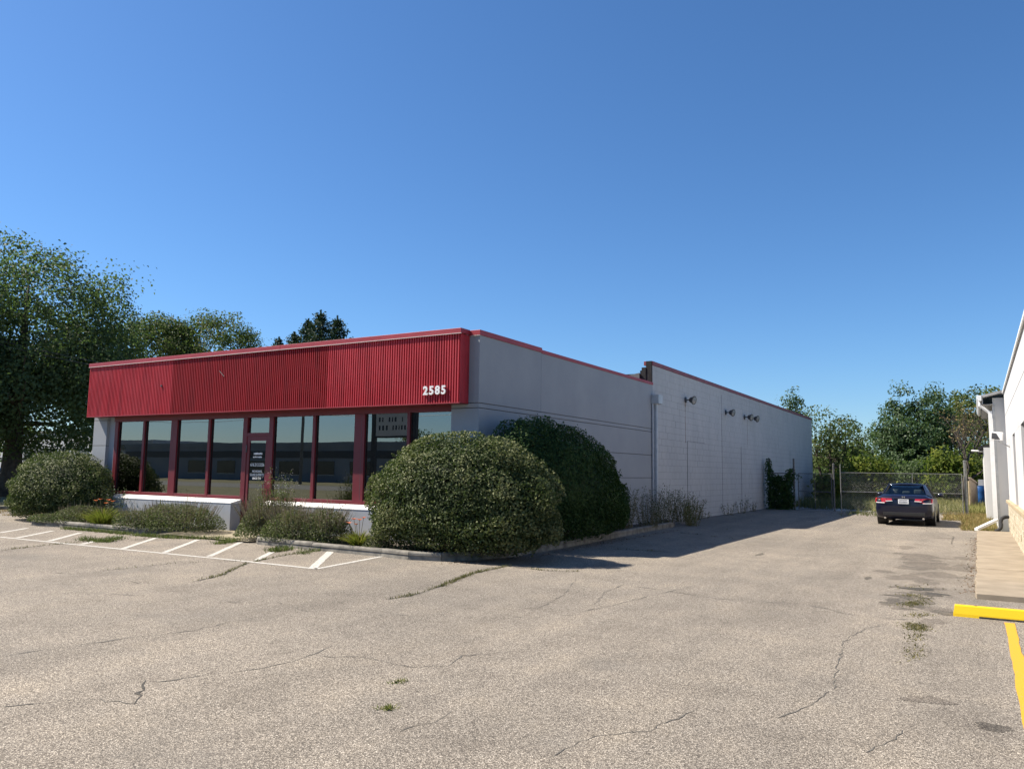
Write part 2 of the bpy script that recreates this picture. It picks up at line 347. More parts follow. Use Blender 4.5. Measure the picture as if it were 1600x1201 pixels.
def bush(name, label, base, rx, ry, h, n, size, mat, stem=True, group=None, low=.12, rot=0.0, amp=.16, extra=None, slope=0.0):
    o = thing(name, label, 'bush', (base[0], base[1], base[2] if len(base) > 2 else 0), 0, group)
    D = sphere_dirs(n); fine = lumps(D, 320, amp*.85, 170); rad = np.clip(lumps(D, 26, amp*.25, 8)*lumps(D, 110, amp*.38, 45)*fine, .78, 1.13)
    dep = 1-.34*rng.random(n)**1.5; zc = h*.42
    E = np.sign(D)*np.abs(D)**.96; E /= np.linalg.norm(np.abs(E), axis=1, keepdims=True)**.9      # slightly boxy dome
    P = E*(rad*dep)[:, None]*np.array([rx, ry, 1.0]); P[:, 2] = np.where(P[:, 2] > 0, P[:, 2]*h*.58, P[:, 2]*h*.42)
    dz = np.clip(np.abs(D[:, 2]), 0, .985); full = np.where(D[:, 2] < 0, np.minimum((1-dz**3.2)**(1/3.2)/np.sqrt(1-dz**2), 1.9), 1.0)
    P[:, 0:2] *= full[:, None]; P[:, 2] += zc
    c, s = math.cos(rot), math.sin(rot); P[:, :2] = P[:, :2]@np.array([[c, s], [-s, c]]); Dn = D.copy(); Dn[:, :2] = D[:, :2]@np.array([[c, s], [-s, c]])
    P[:, 2] *= 1-slope*np.clip(P[:, 1]/ry, -1, 1)
    keep = P[:, 2] > low*h*rng.random(n); P, Dn = P[keep], Dn[keep]
    Nn = unit(Dn + rng.normal(size=P.shape)*.62 + np.array([0, 0, .2]))
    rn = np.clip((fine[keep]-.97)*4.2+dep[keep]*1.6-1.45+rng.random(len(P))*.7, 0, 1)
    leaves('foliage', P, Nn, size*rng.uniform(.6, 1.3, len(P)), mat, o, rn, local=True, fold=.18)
    vv, ff = [], []; nu, nv = 28, 16
    for i in range(nv+1):
        for j in range(nu):
            th = math.pi*i/nv; ph = 2*math.pi*j/nu; w_ = .74*(1+.05*math.sin(5*ph+i)+.05*math.cos(3*ph-2*i))
            q = np.array([math.sin(th)*math.cos(ph)*rx*w_, math.sin(th)*math.sin(ph)*ry*w_, zc+math.cos(th)*h*(.58 if th < 1.571 else .42)*w_]); q[:2] *= 1+.12*min(max((q[2]-zc)/h, -.5), .3); q[2] = max(q[2], -.02)*(1-slope*q[1]/ry)
            q[:2] = q[:2]@np.array([[c, s], [-s, c]]); vv.append(q)
    for i in range(nv):
        for j in range(nu): ff.append((i*nu+j, (i+1)*nu+j, (i+1)*nu+(j+1) % nu, i*nu+(j+1) % nu))
    mesh_obj('inner_foliage', vv, ff, mat, o, True, True)
    if extra:                                     # loose sprigs that break the outline
        k = extra; d = sphere_dirs(k); d[:, 2] = np.abs(d[:, 2]); b = d*np.array([rx, ry, h*.58])*.98; b[:, 2] = (b[:, 2]+zc)*(1-slope*b[:, 1]/ry)
        Pl = []; Nl = []
        for i in range(k):
            L = rng.uniform(.06, .26); m = int(L/.013)
            for j in range(m):
                Pl.append(b[i]+unit(d[i]+[0, 0, .5])*L*j/m+rng.normal(size=3)*.018); Nl.append(rng.normal(size=3))
        leaves('sprigs', np.array(Pl), unit(np.array(Nl)), size*.85, mat, o, local=True, kind='stuff')
    if stem:
        b = MB()
        for i in range(9):
            a = i*2.4; e = np.array([math.cos(a)*rx*.7, math.sin(a)*ry*.7, h*rng.uniform(.5, .85)])
            b.tube([(math.cos(a)*.08, math.sin(a)*.08, -.05), e*[.35, .35, .5], e], [.03, .02, .006], 5)
        b.build('stem', MAT['bark'], o, local=True)
    return o
def tree(name, label, base, h, crowns, n_clump, per, size, mat, trunk_r, sig=.55, bark='bark', group=None, limbs=14, fork=.3, rndshift=0.0, trunks=1):
    o = thing(name, label, 'tree', tuple(base), 0, group)
    base = np.zeros(3); vol = np.array([c[3]*c[4]*c[5] for c in crowns])**.8; vol = vol/vol.sum(); CP, CD = [], []
    for c, w in zip(crowns, vol):
        k = max(6, int(n_clump*w)); D = sphere_dirs(k); r = lumps(D, 26, .30, 14)*rng.uniform(.45, 1.0, k)**.45
        CP.append(np.array(c[:3])+D*np.array(c[3:6])*r[:, None]); CD.append(D)
    CP, CD = np.concatenate(CP), np.concatenate(CD); m = len(CP)
    sg = sig*rng.uniform(.6, 1.35, (m, 1, 1)); off = np.clip(rng.normal(size=(m, per, 3)), -1.55, 1.55)*sg*np.array([1, 1, .7])
    P = (CP[:, None]+off).reshape(-1, 3)
    Nn = unit(np.repeat(CD, per, 0)*.45+unit(off.reshape(-1, 3))*.5+rng.normal(size=P.shape)*.6+np.array([0, 0, .35]))
    rn = np.clip(np.repeat(rng.random(m), per)*.7+rng.random(m*per)*.3+rndshift, 0, 1)
    leaves('crown', P, Nn, size*rng.uniform(.6, 1.3, len(P)), mat, o, rn, .7, local=True)
    b = MB(); top = np.mean([c[:3] for c in crowns], 0)
    for tkn in range(trunks):
        sx = (tkn-(trunks-1)/2)*.5
        kn = [np.array([sx*.6, 0, -.15]), np.array([sx+.05*h*rng.normal()*.15, .02, h*fork*.5]), np.array([sx*1.4+top[0]*.3, top[1]*.3, h*fork]), np.array([sx*2+top[0]*.8, top[1]*.8, h*.62]), np.array([sx*2+top[0], top[1], h*.86])]
        b.tube(kn, [trunk_r*1.25, trunk_r, trunk_r*.82, trunk_r*.45, trunk_r*.12], 9)
        idx = rng.choice(m, min(limbs, m), replace=False)
        for i in idx:
            e = CP[i]; t = rng.uniform(0, 1); s0 = kn[2]*(1-t)+kn[3]*t
            if e[2] < s0[2]: s0 = kn[2]
            mid = (s0+e)/2+np.array([0, 0, -.04*h*rng.random()])
            b.tube([s0, mid, e], [trunk_r*.33, trunk_r*.2, trunk_r*.05], 5, False)
    b.build('trunk', MAT[bark], o, local=True, smooth=True)
    return o
def scatter_line(pts, n, spread):
    pts = np.array(pts)[:, :2]; seg = np.linalg.norm(np.diff(pts, axis=0), axis=1); cum = np.r_[0, np.cumsum(seg)]
    t = rng.random(n)*cum[-1]; i = np.clip(np.searchsorted(cum, t)-1, 0, len(seg)-1); f = ((t-cum[i])/seg[i])[:, None]
    P = pts[i]*(1-f)+pts[i+1]*f + rng.normal(size=(n, 2))*spread; return np.c_[P, np.zeros(n)]
def up_dirs(n, lean): return unit(np.c_[rng.normal(size=(n, 2))*lean, np.ones(n)])
# ================================================================== SETTING
def sheet(name, poly, z, mat, parent=None, **kw):
    return mesh_obj(name, [(x, y, z) for x, y in poly], [tuple(range(len(poly)))], mat, parent, **kw)
ground = sheet('ground', [(-900, -900), (900, -900), (900, 900), (-900, 900)], -.012, MAT['terrain'], kind='structure')
lot = sheet('parking_lot', [(-31, -14), (30, -14), (30, 30), (1.2, 30), (-.05, 29.4), (-.5, 31), (-.9, 41.5), (-24, 41.5), (-24, 16), (-31, 15.6)], 0.0, MAT['asphalt'], kind='structure')
road = sheet('road', [(-400, -29), (400, -29), (400, -17), (-400, -17)], -.006, MAT['patch'], kind='structure')
sheet('gravel_yard', [(-14, 41.5), (-.9, 41.5), (1.5, 55), (1.5, 70), (-14, 70)], -.008, MAT['gravel'], kind='structure')
sheet('entrance_apron', [(-17.6, 12.5), (-14.3, 12.45), (-14.3, 14.2), (-17.6, 14.2)], .0, MAT['apron'], kind='structure')
bpy.data.objects['entrance_apron'].location.z = .035
MB().box(-17.5, -14.45, 12.62, 14.5, -.05, .05).build('doorstep_slab', MAT['apron'], kind='structure', bevel=.01)
# painted hatching in front of the door: every stripe its own sheet
LINES = [((0, 838.7), (200, 858.7), .10), ((200, 858.7), (387, 877), .10), ((387, 877), (494, 888.5), .10), ((494, 888.5), (603, 868), .10),
         ((0, 832), (42, 825), .12), ((27, 840), (83, 829), .115), ((77, 845), (126, 832), .115), ((128, 850), (186, 837), .115), ((192, 857), (244, 840), .115),
         ((257, 863), (309, 843), .115), ((327, 869), (376, 847), .115), ((401, 875), (438, 855), .115), ((489, 887), (517, 861), .15)]
def stripe(a, b, w, mat, z, name='painted_line'):
    d = b[:2]-a[:2]; L = np.linalg.norm(d); d /= L; nrm = np.array([-d[1], d[0]]); n = max(4, int(L/.25)); V = []; Fs = []
    for i in range(n+1):
        p = a[:2]+d*L*i/n
        for s in (-1, 1):
            q = p+nrm*s*(w/2+rng.normal()*.004); V.append((q[0], q[1], z))
    for i in range(n): Fs.append((2*i, 2*i+2, 2*i+3, 2*i+1))
    return mesh_obj(name, V, Fs, mat, lot)
for i, (a, b, w) in enumerate(LINES): stripe(G(*a), G(*b), w, MAT['line_white'], .004 if i > 3 else .0046)
stripe(np.array([.24, 11.2, 0]), np.array([.24, 5.2, 0]), .10, MAT['line_yellow'], .004)
# cracks: irregular dark ribbons
def crack(px, w, z=.003, name='crack', wob=.013):
    pts = [G(*p)[:2] for p in px]; Q = []
    for a, b in zip(pts[:-1], pts[1:]):
        L = np.linalg.norm(b-a); k = max(2, int(L/.07)); nrm = np.array([-(b-a)[1], (b-a)[0]])/L
        for i in range(k): Q.append(a+(b-a)*i/k+nrm*rng.normal()*wob)
    Q.append(pts[-1]); V = []; Fs = []
    for i, p in enumerate(Q):
        d = Q[min(i+1, len(Q)-1)]-Q[max(i-1, 0)]; d /= np.linalg.norm(d)+1e-9; nr = np.array([-d[1], d[0]])
        ww = (w if w > .026 else w*1.0)*.85*max(.22, rng.normal(.75, .4)*(.6+.5*math.sin(i*.7+len(Q))))*(.15 if i in (0, len(Q)-1) else 1)+.0015
        V += [(*(p+nr*ww/2), z), (*(p-nr*ww/2), z)]
    for i in range(len(Q)-1): Fs.append((2*i, 2*i+1, 2*i+3, 2*i+2))
    mesh_obj(name, V, Fs, MAT['crack'] if w > .026 else MAT['hairline'], lot); return Q
CR = {}
for key, px, w in [
    ('a', [(605, 936), (640, 931), (690, 915), (735, 897), (790, 884), (850, 891), (905, 893)], .05),
    ('b', [(300, 909), (345, 899), (385, 880), (440, 868), (500, 860), (545, 855)], .045),
    ('c', [(0, 860), (60, 853), (130, 846), (185, 846), (245, 840)], .04),
    ('d', [(0, 1026), (55, 1017), (155, 1003), (217, 994), (300, 985), (360, 972)], .022),
    ('e', [(895, 958), (960, 945), (1000, 935), (1060, 920), (1100, 913)], .018),
    ('f', [(927, 945), (945, 925), (975, 913), (1040, 923), (1120, 935), (1200, 940), (1300, 951)], .022),
    ('g', [(210, 1100), (228, 1062)], .03), ('h', [(240, 1066), (320, 1055), (400, 1045), (470, 1030), (520, 1008)], .02),
    ('i', [(490, 1024), (560, 1026), (640, 1042), (700, 1040), (722, 1024), (800, 1018)], .016),
    ('j', [(620, 1140), (680, 1128), (705, 1110)], .016),
    ('k', [(140, 895), (170, 890), (215, 886), (280, 879), (385, 876)], .025),
    ('l', [(85, 894), (115, 897)], .03), ('m', [(185, 905), (220, 911)], .03), ('n', [(350, 938), (375, 942)], .025),
    ('o', [(1300, 1075), (1310, 1030), (1320, 1000), (1345, 985), (1380, 975)], .018),
    ('p', [(1265, 945), (1330, 960), (1400, 967), (1430, 968)], .02), ('q', [(1330, 917), (1380, 923), (1440, 930), (1500, 934)], .02),
    ('r', [(1210, 1120), (1260, 1105), (1295, 1080)], .016), ('s', [(1350, 1175), (1400, 1155), (1410, 1140)], .016),
    ('t', [(1060, 832), (1100, 836), (1130, 840), (1150, 842)], .05), ('u', [(960, 858), (1010, 860), (1060, 864)], .05), ('v', [(1120, 826), (1170, 830), (1200, 822), (1280, 810)], .035),
    ('w', [(1460, 830), (1490, 838), (1486, 850)], .04), ('x', [(1300, 853), (1400, 853), (1470, 850)], .018), ('y', [(0, 1105), (120, 1092), (215, 1098)], .014),
    ('2', [(760, 960), (830, 965), (900, 960)], .016), ('3', [(60, 930), (130, 925), (210, 930), (290, 922)], .018), ('4', [(430, 940), (480, 955), (560, 950), (640, 962), (700, 958)], .016), ('5', [(900, 905), (880, 930), (840, 950)], .018), 
    ('z', [(860, 1180), (930, 1150), (1010, 1140), (1090, 1108)], .013)]:
    CR[key] = crack(px, w)
# patched and stained spots on the old surface
def blot(px, py, rx, ry, mat, name, z=.0022, k=26):
    c = G(px, py); V = []
    ph = rng.random(4)*6
    for i in range(k):
        t = 2*math.pi*i/k; r = 1+.18*math.sin(2*t+ph[0])+.12*math.sin(3*t+ph[1])+.10*math.sin(5*t+ph[2])+rng.normal()*.04
        V.append((c[0]+rx*r*math.cos(t), c[1]+ry*r*math.sin(t), z))
    return mesh_obj(name, V, [tuple(range(k))], mat, lot)
blot(1436, 920, .20, .20, MAT['crack'], 'pothole', .0034); blot(1464, 928, .14, .10, MAT['crack'], 'pothole', .0034)
blot(1553, 1136, .13, .08, MAT['oiled'], 'oil_stain'); blot(1187, 866, .06, .40, MAT['oiled'], 'oil_stain'); blot(1448, 1093, .16, .12, MAT['worn'], 'oil_stain')
for k_ in range(26):                                   # scuffed, patched stretch by the walk
    a_ = G(1450+rng.normal()*28, 882+rng.normal()*18); b_ = blot(1450, 880, rng.uniform(.12, .42), rng.uniform(.12, .5), MAT['worn'], 'worn_patch', .0018+.00001*k_)
    b_.location = (a_[0]-G(1450, 880)[0], a_[1]-G(1450, 880)[1], 0)
for k_ in range(30):                                   # crumbling seam running on from the wheel stop
    a_ = G(1432+rng.normal()*34, 935+rng.normal()*15); b_ = blot(1450, 880, rng.uniform(.05, .2), rng.uniform(.05, .22), MAT['oiled' if rng.random() < .45 else 'worn'], 'worn_patch', .0026+.00001*k_)
    b_.location = (a_[0]-G(1450, 880)[0], a_[1]-G(1450, 880)[1], 0)
# kerbs round the planting beds, cast in lengths
def kerb(name, pts, h, w, inset=1):
    k = bpy.data.objects.new(name, None); link(k); k['kind'] = 'structure'; ORG[k.name] = np.zeros(3)
    pts = [np.array(p[:2], float) for p in pts]
    nr = []
    for i in range(len(pts)):
        d = pts[min(i+1, len(pts)-1)]-pts[max(i-1, 0)]; d /= np.linalg.norm(d); nr.append(np.array([-d[1], d[0]])*inset)
    for i in range(len(pts)-1):
        a, b, na, nb = pts[i], pts[i+1], nr[i], nr[i+1]; e = (b-a)/np.linalg.norm(b-a)*.004; hh = h+rng.normal()*.006
        a2, b2 = a+e, b-e; m = MB()
        sec = lambda p, n: [(p[0], p[1], -.05), (p[0]+n[0]*.02, p[1]+n[1]*.02, hh-.025), (p[0]+n[0]*.04, p[1]+n[1]*.04, hh), (p[0]+n[0]*w, p[1]+n[1]*w, hh), (p[0]+n[0]*w, p[1]+n[1]*w, -.05)]
        m.add(sec(a2, na)+sec(b2, nb), [(0, 5, 6, 1), (1, 6, 7, 2), (2, 7, 8, 3), (3, 8, 9, 4), (0, 1, 2, 3, 4), (9, 8, 7, 6, 5)])
        m.build('kerb_length', MAT['concrete'], k)
KL = [(-23.6, 13.9), (-23.55, 12.6), (-22.9, 12.25), (-21.8, 12.38), (-20.2, 12.33), (-18.55, 12.3), (-18.05, 12.45), (-17.62, 13.1), (-17.5, 14.1)]
KR = [(-14.5, 13.6), (-14.4, 12.75), (-13.9, 12.35), (-12.1, 12.2), (-10.15, 12.12), (-9.4, 12.02), (-8.75, 12.2), (-8.3, 12.8), (-8.1, 13.6), (-8.08, 15.3), (-8.2, 18), (-8.38, 21.3), (-8.5, 24.6), (-8.8, 25.6), (-9.35, 25.9)]
kerb('kerb', KL, .15, .16); kerb('kerb', KR, .15, .16)
sheet('planting_bed', KL[:]+[(-17.5, 14.2), (-23.6, 14.2)], .09, MAT['soil'], kind='structure')
sheet('planting_bed', KR[:]+[(-9.5, 25.9), (-9.5, 14.5), (-14.5, 14.5)], .09, MAT['soil'], kind='structure')
# walk beside the white building: each slab a piece, raised above the lot
wk = bpy.data.objects.new('walk', None); link(wk); wk['kind'] = 'structure'; ORG['walk'] = np.zeros(3)
ys = [13.1, 14.6, 16.75, 19.0, 21.4, 23.9, 26.4, 28.7]
for y0, y1 in zip(ys[:-1], ys[1:]):
    n = 7; L = [(-.11+rng.normal()*.012, y0+.008+(y1-y0-.016)*i/(n-1)) for i in range(n)]
    MB().prism([(1.0, y0+.008), (1.0, y1-.008)]+L[::-1], -.05, .075+rng.normal()*.004).build('slab', MAT['walk'], wk, bevel=.008)
for x0_ in np.arange(1.0, 12.5, 1.9): MB().box(x0_+.008, x0_+1.892, 13.108, 14.72, -.05, .075+rng.normal()*.004).build('slab', MAT['walk'], wk, bevel=.008)
# wheel stop
ws = thing('wheel_stop', 'bright yellow concrete wheel stop lying at the end of the walk', 'wheel stop', (-.35, 11.34, 0))
x0, x1 = -.35, 1.48
sec = lambda x, i=0: [(x, 11.34, 0), (x, 11.345, .035), (x+i, 11.375, .125), (x+i, 11.39, .135), (x+i, 11.45, .135), (x+i, 11.465, .125), (x, 11.50, .03), (x, 11.50, 0)]
m = MB(); S = [sec(x0+.004, .02), sec(x0+.03), sec(x1-.03), sec(x1-.004, -.02)]; V = [p for s in S for p in s]; k = 8
m.add(V, [(i*k+j, i*k+(j+1) % k, (i+1)*k+(j+1) % k, (i+1)*k+j) for i in range(3) for j in range(k)]+[tuple(range(k))[::-1], tuple(3*k+j for j in range(k))])
m.build('block', MAT['stop_yellow'], ws)
MB().box(x0+.28, x1-.28, 11.336, 11.40, 0.0005, .022).build('drain_slot', MAT['crack'], ws)
for x in (x0+.25, x1-.25): MB().lathe([(.016, .115), (.016, .139)], (x, 11.42, 0), 10).build('anchor_pin', MAT['rust'], ws)

# ================================================================== SHOP BUILDING
XS, YP, XL, YE = -9.40, 14.38, -23.76, 54.8
bd = thing('shop_building', 'long low grey shop with red ribbed fascia numbered 2585 and block rear', 'building', (-16.5, 14.4, 0))
# side wall of precast panels, joints recessed
MB().box(XS-.25, XS-.035, YP+.02, 25.15, -.1, 4.68).build('wall_core', MAT['joint'], bd)
for z0, z1 in ((-.1, 1.55), (1.55, 2.30), (2.30, 3.08), (3.08, 3.19)):
    box('wall_panel', MAT['grey'], bd, XS-.14, XS, YP, 25.15, z0+.008, z1-.008, .004)
box('wall_panel', MAT['grey'], bd, XS-.14, XS, YP, 17.237, 3.198, 4.70, .003); box('wall_panel', MAT['grey'], bd, XS-.14, XS, 17.241, 25.15, 3.198, 4.68, .003)
# corner pier and left pier
for x0, x1 in ((-10.13, XS-.1405), (XL, -23.07)):
    MB().box(x0+.03, x1-.02, YP+.035, YP+.27, -.1, 3.16).build('pier_core', MAT['joint'], bd)
    for z0, z1 in ((-.1, 1.55), (1.55, 2.30), (2.30, 3.08), (3.08, 3.19)):
        box('pier_panel', MAT['grey'], bd, x0, x1, YP, YP+.28, z0+.008, z1-.008, .004)
box('jamb_panel', MAT['grey'], bd, -23.069, -22.79, YP+.09, YP+.3, 0, 3.19)
box('parapet_wall', MAT['grey'], bd, XL, XS-.1405, YP, YP+.25, 3.198, 4.70, .003)
box('left_wall', MAT['grey'], bd, XL, XL+.2, YP+.305, YE, -.1, 4.69)
box('rear_wall', MAT['grey_block'], bd, XL+.2, XS-.22, YE-.2, YE-.003, -.1, 5.3)
box('front_roof', MAT['roof'], bd, XL+.2, XS-.25, YP+.25, 25.14, 4.25, 4.4); box('back_roof', MAT['roof'], bd, XL+.2, XS-.2, 25.16, YE-.2, 4.9, 5.0)
box('roof_upstand', MAT['tar'], bd, XL+.2, XS-.42, 25.06, 25.16, 4.4, 5.08); box('tar_flashing', MAT['tar'], bd, XS-.21, XS-.012, 25.09, 25.15, 4.70, 5.50)
box('tar_flashing', MAT['tar'], bd, XS-.36, XS-.215, 25.07, 25.15, 4.4, 5.29); box('tar_flashing', MAT['tar'], bd, XS-.42, XS-.362, 25.08, 25.15, 4.4, 5.19)
m = MB(); m.add([(XS-1.15, 25.0, 4.72), (XS-.42, 25.0, 4.72), (XS-.42, 25.0, 5.10), (XS-1.15, 25.0, 4.98), (XS-1.15, 25.055, 4.72), (XS-.42, 25.055, 4.72), (XS-.42, 25.055, 5.10), (XS-1.15, 25.055, 4.98)],
    [(0, 1, 2, 3), (4, 7, 6, 5), (3, 2, 6, 7), (0, 3, 7, 4), (1, 5, 6, 2)]); m.build('roof_cricket', MAT['roof'], bd)
# copings
def coping(y0, y1, z0, z1, mat, over=.025):
    box('coping', mat, bd, XS-.30, XS+over, y0, y1, z0, z1, .006)
coping(YP-.03, 17.24, 4.70, 4.815, MAT['coping']); coping(17.245, 25.17, 4.681, 4.77, MAT['coping'], .018)
for y0, y1 in ((25.12, 31), (31.006, 37), (37.006, 43), (43.006, 49), (49.006, YE+.02)): coping(y0, y1, 5.36, 5.50, MAT['coping_dark'], .02)
box('coping', MAT['coping'], bd, -9.66, XS-.305, YP-.03, YP+.28, 4.70, 4.812, .006)
box('drip_edge', MAT['coping_edge'], bd, -9.62, XS+.012, YP-.028, YP-.004, 4.688, 4.6995)
# block rear wall
box('block_core', MAT['mortar'], bd, XS-.20, XS-.008, 25.152, YE, -.1, 5.358)
CH, BL = .2303, .4235
bmes = []
for gy, gz in ((.0045, .0055), (.0030, .0045), (.0018, .0035), (.0050, .0030)):          # paint has closed some joints more than others
    V0 = MB().box(-.022, .022, -BL/2+gy, BL/2-gy, -CH/2+gz, CH/2-gz); bme = bpy.data.meshes.new('block'); bme.from_pydata(V0.v, [], V0.f); bme.materials.append(MAT['grey_block']); bmes.append(bme)
def bgap(z): return (.0018 if rng.random() < .6 else .004, (.0022 if z > 3.0 else .0048)*rng.uniform(.55, 1.25))
stuff = MB(); cand = []
for r in range(24):
    z0 = -.1+r*CH; z1 = min(z0+CH, 5.355)
    y = 25.155-(BL/2 if r % 2 else 0)
    while y < YE:
        a, b = max(y, 25.155), min(y+BL, YE-.002); dx = rng.normal()*.0011
        if b-a > .05:
            full = b-a > BL-.01 and z1-z0 > CH-.005
            if full and b < 31.5 and r < 20: cand.append((a, b, z0, z1, dx))
            else:
                gy, gz = bgap(z0); stuff.box(XS-.044+dx, XS+dx, a+gy, b-gy, z0+gz, z1-gz)
        y += BL
for i, (a, b, z0, z1, dx) in enumerate(cand):
    if i >= 296:
        gy, gz = bgap(z0); stuff.box(XS-.044+dx, XS+dx, a+gy, b-gy, z0+gz, z1-gz); continue
    o = bpy.data.objects.new('block', bmes[2 if z0 > 3.0 and rng.random() < .8 else rng.integers(0, 4)]); link(o, bd); o.location = np.array([XS-.022+dx, (a+b)/2, (z0+z1)/2])-ORG[bd.name]
stuff.build('blockwork', MAT['grey_block'], bd, kind='stuff')
for y, z0, z1, w in ((28.80, 0, 2.92, .045), (28.6, 2.85, 4.4, .018), (33.47, 0, 5.1, .026), (36.62, 0, 2.98, .04), (37.85, 2.9, 4.35, .012), (47.6, 0, 3.1, .03)):
    box('control_joint', MAT['joint'] if w > .02 else MAT['rust'], bd, XS-.01, XS+.0035, y-w/2, y+w/2, z0, z1)
box('lintel_line', MAT['joint'], bd, XS-.01, XS+.0032, 28.83, 31.0, 2.92, 2.932)
# conductor head, downspout and conduit
box('conductor_head', MAT['metal_grey'], bd, XS+.004, XS+.27, 25.0, 25.42, 4.03, 4.33, .01)
box('downspout', MAT['pipe_grey'], bd, XS+.03, XS+.15, 25.12, 25.26, 0.02, 4.03, .012); MB().tube([(XS+.045, 25.03, 0), (XS+.045, 25.03, 4.03)], .03, 8).build('conduit', MAT['pipe_grey'], bd)
# floodlights on the block wall
def lathe_dir(prof, o, d, n=14):
    d = np.array(d, float)/np.linalg.norm(d); a = np.cross(d, [0, 0, 1.]); a /= np.linalg.norm(a); b = np.cross(d, a); V, Fs = [], []
    for r, t in prof:
        for k in range(n): V.append(np.array(o)+d*t+r*(math.cos(2*math.pi*k/n)*a+math.sin(2*math.pi*k/n)*b))
    for i in range(len(prof)-1):
        for k in range(n): Fs.append((i*n+k, i*n+(k+1) % n, (i+1)*n+(k+1) % n, (i+1)*n+k))
    Fs += [tuple(range(n))[::-1], tuple((len(prof)-1)*n+k for k in range(n))]; return V, Fs
for y, z, two in ((28.62, 4.47, 0), (34.1, 4.39, 0), (37.3, 4.40, 0), (38.5, 4.41, 0)):
    fl = MB().lathe([(.11, 0), (.11, .03), (.05, .045)], (XS+.004, y, z), 12, 'x').build('floodlight', MAT['dark_metal'], bd)
    MB().tube([(XS+.03, y, z), (XS+.2, y, z-.01)], .022, 8).build('arm', MAT['dark_metal'], fl)
    d = (.93, -.22, -.18); o = np.array([XS+.17, y, z]); m = MB(); m.add(*lathe_dir([(.06, 0), (.10, .04), (.135, .15), (.165, .17), (.165, .20), (.14, .20)], o, d)); m.build('lamp_head', MAT['dark_metal'], fl, smooth=False)
    m = MB(); m.add(*lathe_dir([(.118, .19), (.118, .204), (.05, .215)], o, d)); m.build('lens', MAT['lens'], fl)
box('rust_streak', MAT['rust'], bd, XS, XS+.003, 28.57, 28.63, 4.2, 4.37)
# ---- ribbed fascia
SX0, SX1, SY, SZ0, SZ1 = -23.58, -9.67, 14.02, 3.175, 4.70
def ribs(p0, p1, nrm, z0, z1, pitch=.07, depth=.042):
    L = np.linalg.norm(np.array(p1)-p0); d = (np.array(p1)-p0)/L; nrm = np.array(nrm); n = int(round(L/pitch)); pt = L/n; V, Fs = [], []; pr = []
    for i in range(n): pr += [(i*pt, 0), (i*pt+.44*pt, 0), (i*pt+.54*pt, 1), (i*pt+.90*pt, 1)]
    pr.append((L, 0))
    for s, g in pr:
        q = np.array(p0)+d*s-nrm*g*depth; V += [(q[0], q[1], z0), (q[0], q[1], z1)]
    for i in range(len(pr)-1): Fs.append((2*i, 2*i+2, 2*i+3, 2*i+1))
    return V, Fs
m = MB(); m.add(*ribs((SX0, SY), (SX1, SY), (0, -1), SZ0, SZ1)); m.add(*ribs((SX1, SY), (SX1, YP-.002), (1, 0), SZ0, SZ1, .055, .014)); m.add(*ribs((SX0, YP-.002), (SX0, SY), (-1, 0), SZ0, SZ1, .07, .014))
fa = m.build('fascia', MAT['sign'], bd)
box('fascia_soffit', MAT['red'], bd, SX0+.01, SX1-.01, SY+.03, YP-.001, SZ0-.012, SZ0+.004); box('fascia_edge', MAT['coping'], bd, SX0-.004, SX1+.004, SY-.004, SY+.029, SZ0-.014, SZ0+.006)
ex = [SX0-.03, -20.5, -15.25, SX1+.03]
for a, b in zip(ex[:-1], ex[1:]):
    box('fascia_coping', MAT['coping'], bd, a+.002, b-.002, SY-.03, YP-.035, 4.712, 4.82, .005); box('drip_edge', MAT['coping_edge'], bd, a+.002, b-.002, SY-.036, SY-.004, 4.698, 4.7118)
m = MB(); m.add(*lathe_dir([(.03, 0), (.03, .03)], (-20.0, SY, 3.98), (0, -1, 0), 10)); m.build('bolt', MAT['dark_metal'], bd)
MB().tube([(-17.55, SY-.01, 4.28), (-17.35, SY-.012, 4.12)], .008, 5).build('loose_wire', MAT['dark_metal'], bd)
def text_mesh(body, size, mat, parent, x, y, z, name, extrude=.01, offset=0.0, align='LEFT', sx=1.0):
    cu = bpy.data.curves.new(name, 'FONT'); cu.body = body; cu.size = size; cu.extrude = extrude; cu.offset = offset; cu.align_x = align; cu.resolution_u = 3
    t = bpy.data.objects.new('tmp_text', cu); COL.objects.link(t); bpy.context.view_layer.update()
    me = bpy.data.meshes.new_from_object(t.evaluated_get(bpy.context.evaluated_depsgraph_get())); bpy.data.objects.remove(t); bpy.data.curves.remove(cu)
    co = np.array([v.co[:] for v in me.vertices]); Fs = [tuple(p.vertices) for p in me.polygons]; bpy.data.meshes.remove(me)
    V = np.c_[co[:, 0]*sx+x, y-co[:, 2], co[:, 1]+z]
    return mesh_obj(name, V, Fs, mat, parent)
for ch, x in zip('2585', (-10.635, -10.47, -10.305, -10.14)):
    text_mesh(ch, .262, MAT['white'], bd, x, SY-.03, 3.375, 'house_number', .014, .009, sx=.98)
